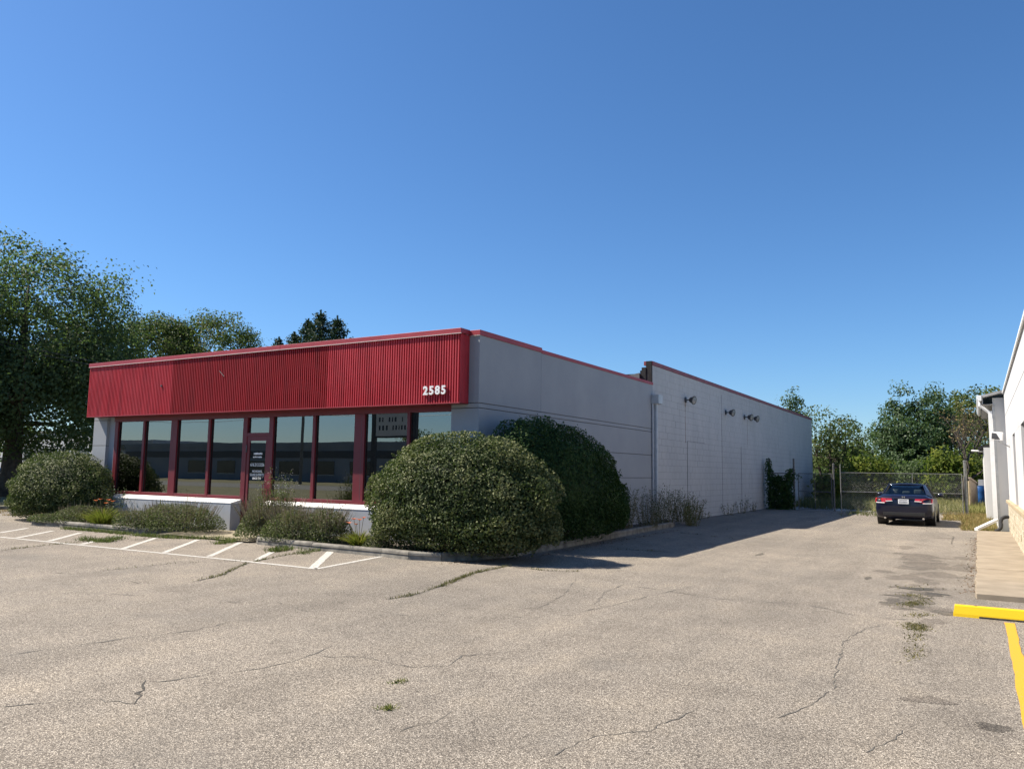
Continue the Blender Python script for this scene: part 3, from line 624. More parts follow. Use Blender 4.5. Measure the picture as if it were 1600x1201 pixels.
# ---- storefront
YW = 14.46; Z0, Z1 = .94, 3.03
box('header', MAT['red'], bd, -22.785, -10.135, YW-.03, YW+.12, Z1, 3.172)
for a, b in ((-22.785, -22.62), (-21.40, -21.30), (-20.08, -19.80), (-18.46, -18.36), (-17.03, -16.86), (-16.03, -15.87), (-14.46, -14.36), (-13.06, -12.73), (-11.44, -11.355)):
    box('mullion', MAT['red'], bd, a, b, YW, YW+.10, .85 if not (-17.1 < a < -15.9) else .05, Z1, .006)
for a, b in ((-20.0, -19.995), (-12.83, -12.822)): box('cover_seam', MAT['joint'], bd, a, b, YW-.002, YW+.01, .95, Z1)
for a, b in ((-22.62, -21.40), (-21.30, -20.08), (-19.80, -18.46), (-18.36, -17.03), (-15.87, -14.46), (-14.36, -13.06), (-12.73, -11.44), (-11.355, -10.135)):
    box('sill_rail', MAT['red'], bd, a, b, YW+.004, YW+.10, .85, Z0, .005)
    for xx in (a, b-.012): box('gasket', MAT['black'], bd, xx, xx+.012, YW+.05, YW+.085, Z0, Z1)
    box('pane', MAT['glass'], bd, a+.012, b-.012, YW+.065, YW+.075, Z0, Z1)
box('transom_bar', MAT['red'], bd, -16.86, -16.03, YW+.004, YW+.10, 2.53, 2.62, .005); box('pane', MAT['glass'], bd, -16.86, -16.03, YW+.065, YW+.075, 2.62, Z1)
# door leaf
dr = MB(); dx0, dx1 = -16.855, -16.035
dr.box(dx0, dx0+.10, YW+.015, YW+.06, .06, 2.525).box(dx1-.10, dx1, YW+.015, YW+.06, .06, 2.525).box(dx0+.10, dx1-.10, YW+.016, YW+.059, 2.41, 2.525).box(dx0+.10, dx1-.10, YW+.016, YW+.059, .06, .30)
door = dr.build('door', MAT['red'], bd)
box('pane', MAT['glass'], door, dx0+.10, dx1-.10, YW+.035, YW+.042, .30, 2.41)
m = MB(); m.tube([(dx1-.07, YW+.015, 1.0), (dx1-.07, YW-.05, 1.0), (dx1-.07, YW-.05, 1.28), (dx1-.07, YW+.015, 1.28)], .012, 7); m.build('handle', MAT['red'], door); box('hinge', MAT['dark_metal'], door, dx0-.02, dx0+.012, YW-.006, YW+.014, 2.1, 2.3)
for body, size, z in (('616.213.3226', .118, 1.735), ("MICHIGAN'S", .080, 1.575), ('GLASS EXPERTS', .092, 1.480), ('SINCE 1913', .080, 1.390)):
    text_mesh(body, size, MAT['white'], door, (dx0+dx1)/2, YW+.0335, z, 'lettering', .0006, .0012, 'CENTER', .82)
for z_, hh_, x_, xe_ in ((2.035, .062, -16.60, -16.29), (1.955, .044, -16.62, -16.28)):            # two lines too blurred to read: strokes only
    while x_ < xe_:
        w_ = rng.uniform(.014, .030); box('lettering', MAT['white'], door, x_, x_+w_, YW+.0331, YW+.0343, z_+rng.uniform(0, .008), z_+hh_-rng.uniform(0, .014)); x_ += w_+rng.uniform(.006, .014)
# knee walls with white sloped ledge
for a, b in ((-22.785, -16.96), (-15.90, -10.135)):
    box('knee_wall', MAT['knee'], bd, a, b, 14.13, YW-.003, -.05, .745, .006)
    m = MB(); m.add([(x, y, z) for x in (a-.004, b+.004) for y, z in ((14.122, .746), (14.122, .768), (YW-.002, .848), (YW-.002, .746))], [(0, 3, 2, 1), (4, 5, 6, 7), (1, 2, 6, 5), (0, 1, 5, 4), (0, 4, 7, 3)])
    m.build('ledge', MAT['white_ledge'], bd)
# unlit empty room behind the glass
m = MB(); a, b, c, d, e, f = XL+.22, XS-.27, YW+.14, 24.0, .06, 3.3
V = [(x, y, z) for z in (e, f) for y in (c, d) for x in (a, b)]
mesh_obj('room_shell', V, [(4, 6, 7, 5), (2, 3, 7, 6), (0, 4, 6, 2)[::-1], (1, 3, 7, 5)[::-1]], MAT['interior'], bd)
mesh_obj('room_floor', V[:4], [(0, 1, 3, 2)], MAT['interior_floor'], bd)
box('inner_bulkhead', MAT['interior'], bd, a, b, YW+.125, YW+.30, 3.03, 3.3)
for xx in (-20.2, -15.2): box('partition', MAT['interior'], bd, xx, xx+.15, 18.0, 23.9, .07, 3.28)
# ================================================================== WHITE BUILDING ON THE RIGHT
wb = thing('white_building', 'white panelled commercial building with cream stone base and narrow windows', 'building', (6, 20, 0))
XW = .82
WIN = [(18.45, 19.85), (23.2, 24.55)]; YB = 14.75
box('roof_slab', MAT['roof'], wb, XW+.2, 12, YB+.2, 29.8, 4.25, 4.35)
segs = [YB]+[v for w in WIN for v in w]+[29.9]
for i in range(0, len(segs), 2): box('wall_panel', MAT['white_wall'], wb, XW, XW+.25, segs[i]+.001, segs[i+1]-.001, 1.02, 2.84)
for y0, y1 in ((YB, 17.2), (17.21, 23.8), (23.81, 29.9)): box('wall_panel', MAT['white_wall'], wb, XW, XW+.25, y0, y1, 2.845, 4.42)
box('joint_strip', MAT['joint'], wb, XW+.004, XW+.2, YB+.01, 29.9, 2.836, 2.848)
box('joint_strip', MAT['soffit'], wb, XW-.004, XW+.01, YB, 29.9, 3.70, 3.715)
for y0, y1 in WIN:
    w = box('window', MAT['dark_metal'], wb, XW+.14, XW+.18, y0, y1, 1.03, 2.835)
    box('pane', MAT['window_dark'], w, XW+.12, XW+.139, y0+.05, y1-.05, 1.08, 2.79); box('frame', MAT['metal_grey'], w, XW+.10, XW+.138, (y0+y1)/2-.02, (y0+y1)/2+.02, 1.08, 2.79)
box('end_wall', MAT['white_wall'], wb, XW+.25, 12, 29.65, 29.9, -.05, 4.42); box('front_wall', MAT['white_wall'], wb, XW+.25, 12, YB+.002, YB+.22, .92, 4.42)
box('roof_trim', MAT['white_metal'], wb, XW-.05, XW+.2, YB-.05, 29.95, 4.43, 4.50, .008); box('roof_trim', MAT['white_metal'], wb, XW+.205, 12.05, YB-.05, YB+.2, 4.43, 4.50, .008); box('far_wall', MAT['white_wall'], wb, 11.8, 12, YB+.23, 29.64, -.05, 4.42); box('roof_trim', MAT['soffit'], wb, XW-.02, XW+.2, YB-.02, 29.93, 4.405, 4.43)
# rubble stone base: separate stones near, set in a core
box('base_core', MAT['stone'], wb, XW-.0, XW+.25, YB, 29.9, -.05, .92); box('base_front', MAT['stone'], wb, XW+.251, 12, YB-.04, YB+.2, -.05, .919)
for x_ in (2.2, 5.2, 8.2): w_ = box('window', MAT['dark_metal'], wb, x_, x_+2.0, YB-.012, YB+.001, 1.1, 2.83); box('pane', MAT['window_dark'], w_, x_+.06, x_+1.94, YB-.02, YB-.0125, 1.16, 2.77)
box('stone_cap', MAT['stone_cap'], wb, XW+.06, 12.02, YB-.09, YB-.002, .925, 1.02, .01)
z = -.02; sidx = 0; smore = MB()
for h in (.16, .15, .17, .14, .15, .13):
    y = YB
    while y < 29.88:
        L = rng.uniform(.22, .55); b = min(y+L, 29.89); dx = abs(rng.normal())*.008
        if sidx < 290: box('stone', MAT['stone'], wb, XW-.045-dx, XW-.001, y+.005, b-.005, z+.005, z+h-.005, .008); sidx += 1
        else: smore.box(XW-.045-dx, XW-.001, y+.005, b-.005, z+.005, z+h-.005)
        y = b
    z += h
if smore.v: smore.build('stonework', MAT['stone'], wb, kind='stuff')
for y0 in np.arange(YB, 29.8, 1.85): box('stone_cap', MAT['stone_cap'], wb, XW-.10, XW+.05, y0+.004, min(y0+1.846, 29.93), .925, 1.02, .01)
# rear wing with overhanging eave and gutter
box('wing_wall', MAT['white_wall'], wb, .50, 12, 30.4, 37.5, -.05, 4.35)
box('link_wall', MAT['white_wall'], wb, .9, 12, 29.91, 30.39, -.05, 4.3)
m = MB(); m.add([(.18, 30.1, 4.42), (.18, 37.6, 4.42), (3.4, 37.6, 5.25), (3.4, 30.1, 5.25), (.18, 30.1, 4.34), (.18, 37.6, 4.34), (3.4, 37.6, 5.17), (3.4, 30.1, 5.17)], [(0, 1, 2, 3), (4, 7, 6, 5), (0, 3, 7, 4), (0, 4, 5, 1), (3, 2, 6, 7), (1, 5, 6, 2)]); m.build('wing_roof', MAT['soffit'], wb)
box('fascia_board', MAT['soffit'], wb, .20, .23, 30.12, 37.5, 4.12, 4.335); 
m = MB(); pr = [(.05, 4.42), (.19, 4.42), (.19, 4.24), (.10, 4.24), (.06, 4.32)]
m.add([(x, 30.05, z) for x, z in pr]+[(x, 37.6, z) for x, z in pr], [(0, 1, 2, 3, 4), (9, 8, 7, 6, 5), (0, 4, 9, 5), (4, 3, 8, 9), (3, 2, 7, 8), (2, 1, 6, 7), (1, 0, 5, 6)]); m.build('gutter', MAT['white_metal'], wb)
box('soffit_panel', MAT['soffit'], wb, .23, .50, 30.15, 37.5, 4.11, 4.125)
m = MB(); m.tube([(.14, 30.25, 4.26), (.14, 30.25, 4.1), (.40, 30.25, 3.85)], .05, 4); m.box(.36, .47, 30.2, 30.32, .32, 3.9); m.build('downspout', MAT['white_metal'], wb)
m = MB(); m.bar((.44, 30.05, .36), (-.14, 28.95, .09), .11, .075); m.build('downspout_kick', MAT['white_metal'], wb)
box('corner_trim', MAT['metal_grey'], wb, .485, .56, 30.36, 30.45, 0, 4.1)
# low end wing further back
box('shed_wall', MAT['white_wall'], wb, .22, 9, 37.61, 47, -.05, 2.95)
m = MB(); m.add([(.02, 37.65, 2.98), (.02, 47.2, 2.98), (4, 47.2, 4.0), (4, 37.65, 4.0), (.02, 37.65, 2.86), (.02, 47.2, 2.86), (4, 47.2, 3.9), (4, 37.65, 3.9)], [(0, 1, 2, 3), (4, 7, 6, 5), (0, 3, 7, 4), (0, 4, 5, 1), (3, 2, 6, 7), (1, 5, 6, 2)]); m.build('shed_roof', MAT['tar'], wb)
MB().tube([(-.22, 37.9, 2.83), (.24, 37.9, 2.80)], .035, 8).build('vent_pipe', MAT['white_metal'], wb)
fl = MB().bar((XW, 27.2, 2.62), (.55, 27.0, 2.78), .03, .03).build('floodlight', MAT['metal_grey'], wb)
c = np.array([.50, 26.95, 2.92]); m = MB(); m.bar(c+[-.0, -.05, 0], c+[.02, .05, .01], .30, .24, (0.1, 0, 1)); m.build('lamp_box', MAT['white'], fl, bevel=.01)
m = MB(); m.bar(c+[-.002, -.058, 0], c+[-.002, -.0505, 0], .235, .175, (0.1, 0, 1)); m.build('lens', MAT['dark_metal'], fl)
# corrugated drain hose at its foot and splash block
hose = MB(); pts = []
ctrl = [(.80, 29.4, .50), (.62, 29.3, .50), (.52, 29.2, .38), (.55, 29.05, .22), (.48, 28.95, .10), (.30, 28.9, .05)]
for a, b in zip(ctrl[:-1], ctrl[1:]):
    for t in np.linspace(0, 1, 9)[:-1]: pts.append(np.array(a)*(1-t)+np.array(b)*t)
pts = [np.mean(pts[max(0, i-4):i+5], 0) for i in range(len(pts))]
hose.tube(pts, [.058 if i % 2 else .048 for i in range(len(pts))], 10)
hose.build('drain_hose', MAT['black'], label='black corrugated drain hose curling down from the white building', category='hose')
MB().prism([(.05, 28.78), (.42, 28.78), (.46, 28.98), (.02, 28.98)], -.01, .03).build('splash_block', MAT['concrete'], bevel=.01, label='small concrete splash block under the black drain hose', category='splash block')

# ================================================================== FENCES AND GATES
YF = 41.0
def chain(name, a, b, z0, z1, parent, mat, pitch=.085, r=.0028):
    a, b = np.array(a, float), np.array(b, float); L = np.linalg.norm(b-a); d = (b-a)/L; nrm = np.array([-d[1], d[0], 0]); H = z1-z0; m = MB()
    for s in (-1, 1):
        k = -H
        while k < L+H:
            u0, u1 = (k, k+H) if s > 0 else (k, k-H); t0, t1 = 0.0, 1.0
            for lo, hi in ((0, L),):
                du = u1-u0; ta, tb = sorted(((lo-u0)/du, (hi-u0)/du)); t0, t1 = max(t0, ta), min(t1, tb)
            if t1-t0 > .02:
                p = [a+d*(u0+(u1-u0)*t)+np.array([0, 0, z0+H*t])+nrm*s*.003 for t in (t0, t1)]; m.tube(p, r, 3, False)
            k += pitch
    return m.build(name, mat, parent)
def post(x, y, h, label, mat='galv', r=.04):
    o = thing('fence_post', label, 'post', (x, y, 0)); MB().tube([(0, 0, -.2), (0, 0, h)], r, 10).build('pole', MAT[mat], o, local=True)
    MB().lathe([(r*1.15, h-.02), (r*1.15, h+.01), (r*.5, h+.04)], (0, 0, 0), 10).build('cap', MAT[mat], o, local=True)
    MB().lathe([(r*1.2, 1.0), (r*1.2, 1.04)], (0, 0, 0), 10).build('band', MAT[mat], o, local=True); return o
P = lambda x, y: onY(x, y, YF)[0]
post(P(1203, 760), YF, 2.5, 'dark steel fence post against the grey block wall', 'dark_steel', .05)
post(P(1241, 760), YF, 2.5, 'tall dark steel post at the vine end of the shaded gate', 'dark_steel', .045)
post(P(1303, 760), YF, 2.27, 'steel post between the shaded gate and the open gap', 'dark_steel', .045)
post(P(1509, 760), YF+.1, 2.45, 'tall galvanised post beside the wooden fence end', 'galv', .065)
fs = thing('chain_link_fence', 'short chain link fence panel smothered in vine by the block wall', 'fence', (P(1220, 800), YF, 0))
xa, xb = P(1206, 770), P(1238, 770)
MB().tube([(xa, YF, 1.80), (xb, YF, 1.80)], .022, 7).build('rail', MAT['dark_steel'], fs); MB().tube([(xa, YF, .12), (xb, YF, .12)], .018, 7).build('rail', MAT['dark_steel'], fs); chain('chain_mesh', (xa, YF, 0), (xb, YF, 0), .1, 1.8, fs, MAT['dark_steel'])
def gate(name, label, a, b, z0, z1, mid, mat, wire, up=None):
    a, b = np.array([*a, 0.]), np.array([*b, 0.]); g = thing(name, label, 'gate', tuple((a+b)/2)); e = lambda p, z: (p[0], p[1], z)
    for p, h in ((a, up or z1), (b, z1)): MB().tube([e(p, z0-.02), e(p, h)], .023, 8).build('upright', mat, g)
    for zz in (z0, mid, z1): MB().tube([e(a, zz), e(b, zz)], .017, 8).build('rail', mat, g)
    c = a+(b-a)*(.5 if up is None else .60); MB().tube([e(c, z0), e(c, z1)], .018, 7).build('brace', mat, g)
    chain('chain_mesh', a, b, z0, z1, g, wire); return g
gate('chain_link_gate', 'narrow chain link gate in the building shade', (P(1248, 770), YF-.02), (P(1300, 770), YF-.02), .06, 1.80, .92, MAT['dark_steel'], MAT['dark_steel'], None)
gate('chain_link_gate', 'wide sunlit chain link gate behind the dark blue car', (onY(1314, 770, 39.6)[0], 39.6), (P(1504, 770), YF), .08, 1.86, .98, MAT['galv'], MAT['wire'], 2.25)
# wooden screen, blue barrel and dark drums behind
Yd = 45.0
wf = thing('wooden_screen', 'weathered board screen with sagging top beside the galvanised post', 'fence', (onY(1519, 800, Yd)[0], Yd, 0))
xa = onY(1516, 780, Yd)[0]; xb = onY(1528, 780, 47.5)[0]; k = 9
for i in range(k):
    t0, t1 = i/k, (i+.93)/k; p0 = np.array([xa+(xb-xa)*t0, Yd+2.5*t0]); p1 = np.array([xa+(xb-xa)*t1, Yd+2.5*t1]); h = 1.72-.26*t0+rng.normal()*.03
    MB().bar((p0[0], p0[1], .55+.0), (p1[0], p1[1], .55), .025, 1.1).build('tmp', MAT['wood'], wf); o = bpy.data.objects['tmp']; o.name = 'board'; o.scale.z = h/1.1
MB().bar((xa, Yd-.02, 1.70), (xb, Yd+2.5, 1.42), .10, .09).build('top_rail', MAT['wood'], wf); MB().tube([(xa-.02, Yd-.05, -.1), (xa-.02, Yd-.05, 1.55)], .045, 8).build('post', MAT['stone_cap'], wf)
bp = onY(1532.5, 779, 49.0)
br = thing('barrel', 'blue plastic barrel standing behind the wooden screen', 'barrel', (bp[0], 49, .0))
MB().lathe([(.27, .35), (.29, .38), (.30, .62), (.305, .66), (.30, .70), (.30, .95), (.305, 1.0), (.30, 1.04), (.29, 1.24), (.27, 1.27)], (0, 0, 0), 20).build('drum', MAT['blue'], br, local=True, smooth=True)
MB().lathe([(.285, 1.262), (.29, 1.29), (.25, 1.30)], (0, 0, 0), 20).build('lid', MAT['blue'], br, local=True); MB().box(-.4, .4, -.4, .4, -.02, .35).build('pallet_block', MAT['wood'], br, local=True)
for i, (px, lb) in enumerate(((1541, 'dark drum right beside the blue barrel'), (1547, 'dark drum close to the white shed wall'))):
    q = onY(px, 779, 49.6); d = thing('drum', lb, 'drum', (q[0], 49.6, 0)); MB().lathe([(.25, .0), (.27, .03), (.27, .4), (.28, .43), (.27, .46), (.27, .86), (.25, .9)], (0, 0, .35), 16).build('body', MAT['black'], d, local=True); MB().lathe([(.22, 1.25), (.22, 1.28)], (0, 0, 0), 16).build('lid', MAT['dark_metal'], d, local=True); MB().box(-.3, .3, -.3, .3, -.02, .352).build('base_block', MAT['wood'], d, local=True)
q0, q1 = onY(1529, 770, 51), onY(1553, 770, 51)
lw = thing('low_wall', 'pale low block wall behind the barrels', 'wall', ((q0[0]+q1[0])/2, 51, 0)); 
for j in range(4):
    for i in range(3): w_ = (q1[0]-q0[0])/3; box('block', MAT['pale_wall'], lw, q0[0]+w_*i+.006, q0[0]+w_*(i+1)-.006, 51, 51.2, .41*j+.006-.02, .41*(j+1)-.02)

# ================================================================== CARS
PAINT = dict(blue=pm('dark_blue_car_paint', (.0045, .006, .020), rough=.35, spec=.3, coat=.45), white=pm('white_car_paint', (.7, .7, .7), rough=.3, coat=1.0))
CARM = dict(trim=pm('car_black_trim', (.012, .012, .013), rough=.55), glass=glass_mat('car_glass', (.42, .50, .50), 1.55), red=pm('tail_lamp_red', (.45, .012, .016), rough=.12, spec=.7, coat=.6), clear=pm('tail_lamp_clear', (.72, .70, .70), rough=.15, spec=.7),
            chrome=pm('chrome', (.75, .75, .76), rough=.12, metal=1.0), tyre=pm('tyre_rubber', (.016, .016, .017), (.028, .027, .026), 20, .85), seat=pm('grey_seat', (.20, .195, .185), rough=.9), plate=pm('plate_white', (.74, .75, .77), rough=.4), dark=pm('plate_marks', (.05, .06, .10), rough=.5))
def car(label, loc, rz, paint):
    c = thing('parked_car', label, 'car', loc, rz); A = dict(local=True)
    st = [(0.00, .74, .50, .80, .84), (.015, .82, .40, .86, .92), (.06, .875, .33, .915, .99), (.13, .895, .28, .95, 1.045), (.22, .905, .25, .97, 1.075), (.45, .915, .22, .985, 1.085), (.70, .92, .20, .985, 1.07),
          (1.2, .924, .19, .975, .99), (2.4, .924, .19, .95, .96), (3.3, .92, .19, .93, .99), (3.5, .918, .19, .92, .985), (4.0, .90, .20, .87, .93), (4.5, .86, .22, .76, .83), (4.8, .76, .30, .68, .72), (4.93, .58, .40, .60, .64)]
    V, Fs = [], []; 
    for y, W, zb, zs, zt in st:
        half = [(0, zb), (.72*W, zb), (.94*W, zb+.05), (.985*W, zb+.16), (W, .56 if zs > .62 else .5), (.992*W, min(.76, zs-.06)), (.955*W, zs-.02), (.88*W, zs+.02), (.74*W, zt-.012), (.4*W, zt-.002), (0, zt)]
        ring = half+[(-x, z) for x, z in half[-2:0:-1]]; V += [(x, y, z) for x, z in ring]
    k = 20; n = len(st)
    for i in range(n-1):
        for j in range(k): Fs.append((i*k+j, (i+1)*k+j, (i+1)*k+(j+1) % k, i*k+(j+1) % k))
    Fs += [tuple(range(k)), tuple((n-1)*k+j for j in range(k))[::-1]]
    body = mesh_obj('body', V, Fs, PAINT[paint], c, True, True); body.modifiers.new('es', 'EDGE_SPLIT').split_angle = math.radians(38)
    # wheel housings and wheels
    for y in (1.08, 3.88):
        for s in (-1, 1):
            MB().lathe([(.36, s*.60), (.36, s*.9285)], (0, y, .335), 22, 'x').build('wheel_arch', CARM['trim'], c, **A)
            w = MB().lathe([(.18, s*.70), (.30, s*.695), (.325, s*.72), (.33, s*.80), (.325, s*.90), (.30, s*.925), (.20, s*.915)], (0, y, .33), 24, 'x').build('wheel', CARM['tyre'], c, local=True, smooth=False)
            MB().lathe([(.20, s*.86), (.215, s*.928), (.19, s*.930), (.06, s*.90), (.04, s*.915)], (0, y, .33), 20, 'x').build('rim', CARM['chrome'], w, local=True)
    # greenhouse
    rb, rt = (.70, .66, 1.075), (.555, 1.42, 1.415); fb, ft = (.74, 3.42, .985), (.56, 2.66, 1.43)
    G_ = []
    for i, y in enumerate(np.linspace(rt[1]-.03, ft[1]+.03, 7)):
        t = i/6; zc = 1.425+.052*math.sin(math.pi*(.12+.76*t)); hw = .575+.035*math.sin(math.pi*t)
        G_.append([(x*hw, y, zc-.042*abs(x)**2.4) for x in np.linspace(-1, 1, 9)])
    V = [p for r in G_ for p in r]; m = MB(); m.add(V, [(i*9+j, i*9+j+1, (i+1)*9+j+1, (i+1)*9+j) for i in range(6) for j in range(8)]); o = m.build('roof', PAINT[paint], c, local=True, smooth=True)
    sd = o.modifiers.new('th', 'SOLIDIFY'); sd.thickness = .04; sd.offset = -1
    for s in (-1, 1):
        S = lambda p: (s*p[0], p[1], p[2])
        V = [S((.70, .64, 1.072)), S((.555, 1.40, 1.418)), S((.60, 1.66, 1.415)), S((.83, 1.22, .985)), S((.875, .80, .985))]; 
        m = MB(); m.add(V, [(0, 1, 2, 3, 4) if s > 0 else (4, 3, 2, 1, 0)]); o = m.build('rear_pillar', PAINT[paint], c, local=True); sd = o.modifiers.new('th', 'SOLIDIFY'); sd.thickness = .03; sd.offset = 0
        MB().bar(S((.76, 3.42, .98)), S((.585, 2.66, 1.42)), .06, .05).build('front_pillar', PAINT[paint], c, **A); MB().bar(S((.855, 2.42, .95)), S((.605, 2.25, 1.42)), .03, .09).build('centre_pillar', CARM['trim'], c, **A)
        MB().bar(S((.60, 1.60, 1.425)), S((.60, 2.70, 1.43)), .035, .045).build('roof_rail', PAINT[paint], c, **A)
        for a, b, d, e in (((.845, 1.26, .985), (.86, 2.38, .95), (.612, 2.22, 1.405), (.612, 1.68, 1.405)), ((.86, 2.47, .95), (.78, 3.36, .975), (.60, 2.68, 1.41), (.612, 2.30, 1.41))):
            mesh_obj('side_window', [S(a), S(b), S(d), S(e)], [(0, 1, 2, 3)], CARM['glass'], c, local=True)
        mi = MB().lathe([(.03, -.10), (.085, -.06), (.10, 0), (.085, .07), (.02, .10)], (0, 0, 0), 12, 'x').build('mirror', PAINT[paint], c, local=True, smooth=True); mi.location = (s*1.035, 3.02, 1.03); mi.scale = (1.0, .75, .75)
        MB().bar(S((.88, 3.06, .965)), S((.97, 3.03, 1.0)), .05, .035).build('mirror_arm', CARM['trim'], c, **A)
        # tail lamp: corner unit and inner strip
        def patch(name, pts, mat):
            m = MB(); f = [(s*x*1.006, y-.014, z) for x, y, z in pts]; bk = [(s*x*.97, y+.05, z) for x, y, z in pts]; q = len(pts)
            m.add(f+bk, [tuple(range(q)) if s < 0 else tuple(range(q))[::-1]]+[(i, (i+1) % q, q+(i+1) % q, q+i) for i in range(q)]); return m.build(name, mat, c, local=True)
        patch('tail_lamp', [(.50, -.012, .825), (.66, -.002, .80), (.875, .055, .80), (.905, .16, .83), (.895, .18, .955), (.83, .045, .965), (.66, .012, .955), (.56, .004, .95)], CARM['red'])
        patch('tail_lamp', [(.36, -.010, .875), (.50, -.012, .87), (.55, -.004, .945), (.37, .0, .945)], CARM['red'])
        patch('lamp_strip', [(.34, -.016, .852), (.56, -.016, .838), (.56, -.016, .868), (.35, -.016, .876)], CARM['clear']); patch('lamp_strip', [(.60, -.012, .775), (.86, .035, .785), (.87, .04, .815), (.60, -.012, .808)], CARM['clear'])
        MB().tube([(s*.60, .0, .27), (s*.60, .25, .28)], .035, 9).build('tailpipe', CARM['chrome'], c, **A)
    mesh_obj('rear_window', [(-rb[0], rb[1], rb[2]), (rb[0], rb[1], rb[2]), (.45, 1.16, 1.335), (rt[0], rt[1], rt[2]), (-rt[0], rt[1], rt[2]), (-.45, 1.16, 1.335)], [(0, 1, 2, 3, 4, 5)], CARM['glass'], c, local=True)
    bpy.data.meshes[c.children[-1].data.name].vertices[2].co = (.62, 1.05, 1.25); bpy.data.meshes[c.children[-1].data.name].vertices[5].co = (-.62, 1.05, 1.25)
    mesh_obj('windscreen', [(-fb[0], fb[1], fb[2]), (fb[0], fb[1], fb[2]), (ft[0], ft[1], ft[2]), (-ft[0], ft[1], ft[2])], [(0, 3, 2, 1)], CARM['glass'], c, local=True)
    # inside: parcel shelf, seats with head rests
    MB().box(-.66, .66, .75, 1.35, .995, 1.01).build('parcel_shelf', CARM['trim'], c, **A)
    for y, xs in ((1.38, (-.38, 0, .38)), (2.35, (-.38, .38))):
        for x in xs:
            st_ = MB().box(x-.23 if x else x-.14, x+.23 if x else x+.14, y, y+.16, .55, 1.05).build('seat', CARM['seat'], c, bevel=.04, local=True); MB().box(x-.13, x+.13, y-.02, y+.09, 1.08, 1.25 if x else 1.19).build('head_rest', CARM['seat'], st_, bevel=.045, local=True)
    # boot lid seam, lower bumper, plate, emblem
    MB().box(-.60, .60, -.0035, .03, .655, .667).build('boot_seam', CARM['trim'], c, **A); MB().box(-.66, .66, -.006, .05, .36, .47).build('bumper_insert', CARM['trim'], c, bevel=.01, local=True)
    pl = MB().box(-.165, .165, -.024, -.006, .765, .925).build('licence_plate', CARM['plate'], c, bevel=.004, local=True)
    for i, x in enumerate(np.linspace(-.13, .10, 7)): MB().box(x, x+.022, -.0255, -.0242, .79, .86).build('mark', CARM['dark'], pl, **A)
    MB().box(-.13, .13, -.0255, -.0242, .885, .905).build('mark', CARM['dark'], pl, **A)
    em = MB(); em.box(-.045, -.028, .035, .05, .972, 1.032).box(.028, .045, .035, .05, .972, 1.032).box(-.028, .028, .036, .049, .994, 1.008).build('emblem', CARM['chrome'], c, **A)
    em = c.children[-1]; em.location.y = -.02
    MB().box(-.30, .30, -.004, .02, .935, .955).build('boot_trim', CARM['trim'], c, **A)
    return c
car('dark blue sedan seen from behind, parked in the drive by the gate', (-2.30, 30.75, 0), 0, 'blue')
LEAF['moss'] = leaf_mat('flat_olive_weed', [(0, (.07, .062, .022)), (.6, (.12, .105, .035)), (1, (.18, .15, .06))], .2)
# ================================================================== PLANTING BY THE SHOP
def span(p0, p1, yrow, Y):
    a, b = onY(p0, yrow, Y), onY(p1, yrow, Y); return (a[0]+b[0])/2, abs(b[0]-a[0])/2
cx, rx = span(592, 868, 770, 13.15); h = onY(735, 682, 13.0)[2]
bush('rounded_bush', 'big clipped dense bush with sunlit grey green leaves at the shop corner', (cx, 13.12, .05), rx*.97, 1.02, (h-.03)*.97, 70000, .06, LEAF['bush'], extra=110)
h2 = onX(835, 652, -8.8)[2]
bush('rounded_bush', 'dark shaded evergreen bush along the grey side wall', (-8.72, 17.0, .05), .98, 3.15, (h2-.03)*.93, 80000, .06, LEAF['bush_dark'], extra=170, amp=.13, slope=.20)
cx, rx = span(26, 166, 760, 13.75); h3 = onY(95, 704, 13.7)[2]
bush('rounded_bush', 'rounded bush beside the left pier at the end of the bed', (cx+.12, 13.75, .03), rx*.86, 1.0, h3*.95, 42000, .064, LEAF['bush'], extra=80)
def catmint(label, px, Y, w_px, top, leafm=LEAF['catmint'], n=4600, spikes=150, zb=.09):
    cx, r = span(px-w_px/2, px+w_px/2, 800, Y); hh = onY(px, top, Y)[2]-zb
    o = thing('flower_clump', label, 'plant', (cx, Y, zb))
    D = sphere_dirs(n); D[:, 2] = np.abs(D[:, 2]); rad = lumps(D, 30, .25, 10)*(1-.5*rng.random(n)**1.5); Pp = D*np.array([r*1.12, r*.85, hh*.74])*rad[:, None]; Pp[:, 2] += .02
    leaves('foliage', Pp, unit(D*.5+rng.normal(size=D.shape)*.7+[0, 0, .3]), rng.uniform(.025, .055, n), leafm, o, local=True)
    k = spikes; a = rng.random(k)*6.283; q = rng.random(k)**.6
    b = np.c_[np.cos(a)*r*q*.75, np.sin(a)*r*q*.6, hh*.25*np.ones(k)]; dd = unit(np.c_[np.cos(a)*q*.55, np.sin(a)*q*.55, np.ones(k)]+rng.normal(size=(k, 3))*.08)
    blades('flower_spikes', b, dd, hh*rng.uniform(.55, 1.05, k)*(1-.3*q), .014, np.full(k, .05), LEAF['spike'], o, local=True, kind='stuff')
    bl = 14*k; i = rng.integers(0, k, bl); t = rng.uniform(.5, 1, bl)[:, None]; leaves('bracts', b[i]+dd[i]*hh*.62*t, unit(rng.normal(size=(bl, 3))), .018, LEAF['spike'], o, local=True, kind='stuff')
    st = MB()
    for j in range(7): st.tube([(0, 0, -.1), b[j]+dd[j]*hh*.2], [.008, .004], 4)
    st.build('stem', MAT['stem'], o, local=True); return o
catmint('low catmint clump beside the left bush, spikes gone grey', 88, 12.75, 44, 800)
catmint('catmint clump with upright grey spikes left of the yellow daylily', 122, 12.95, 50, 786)
catmint('bushy catmint right of the yellow daylily, thin and pale', 222, 12.75, 46, 788, n=4200)
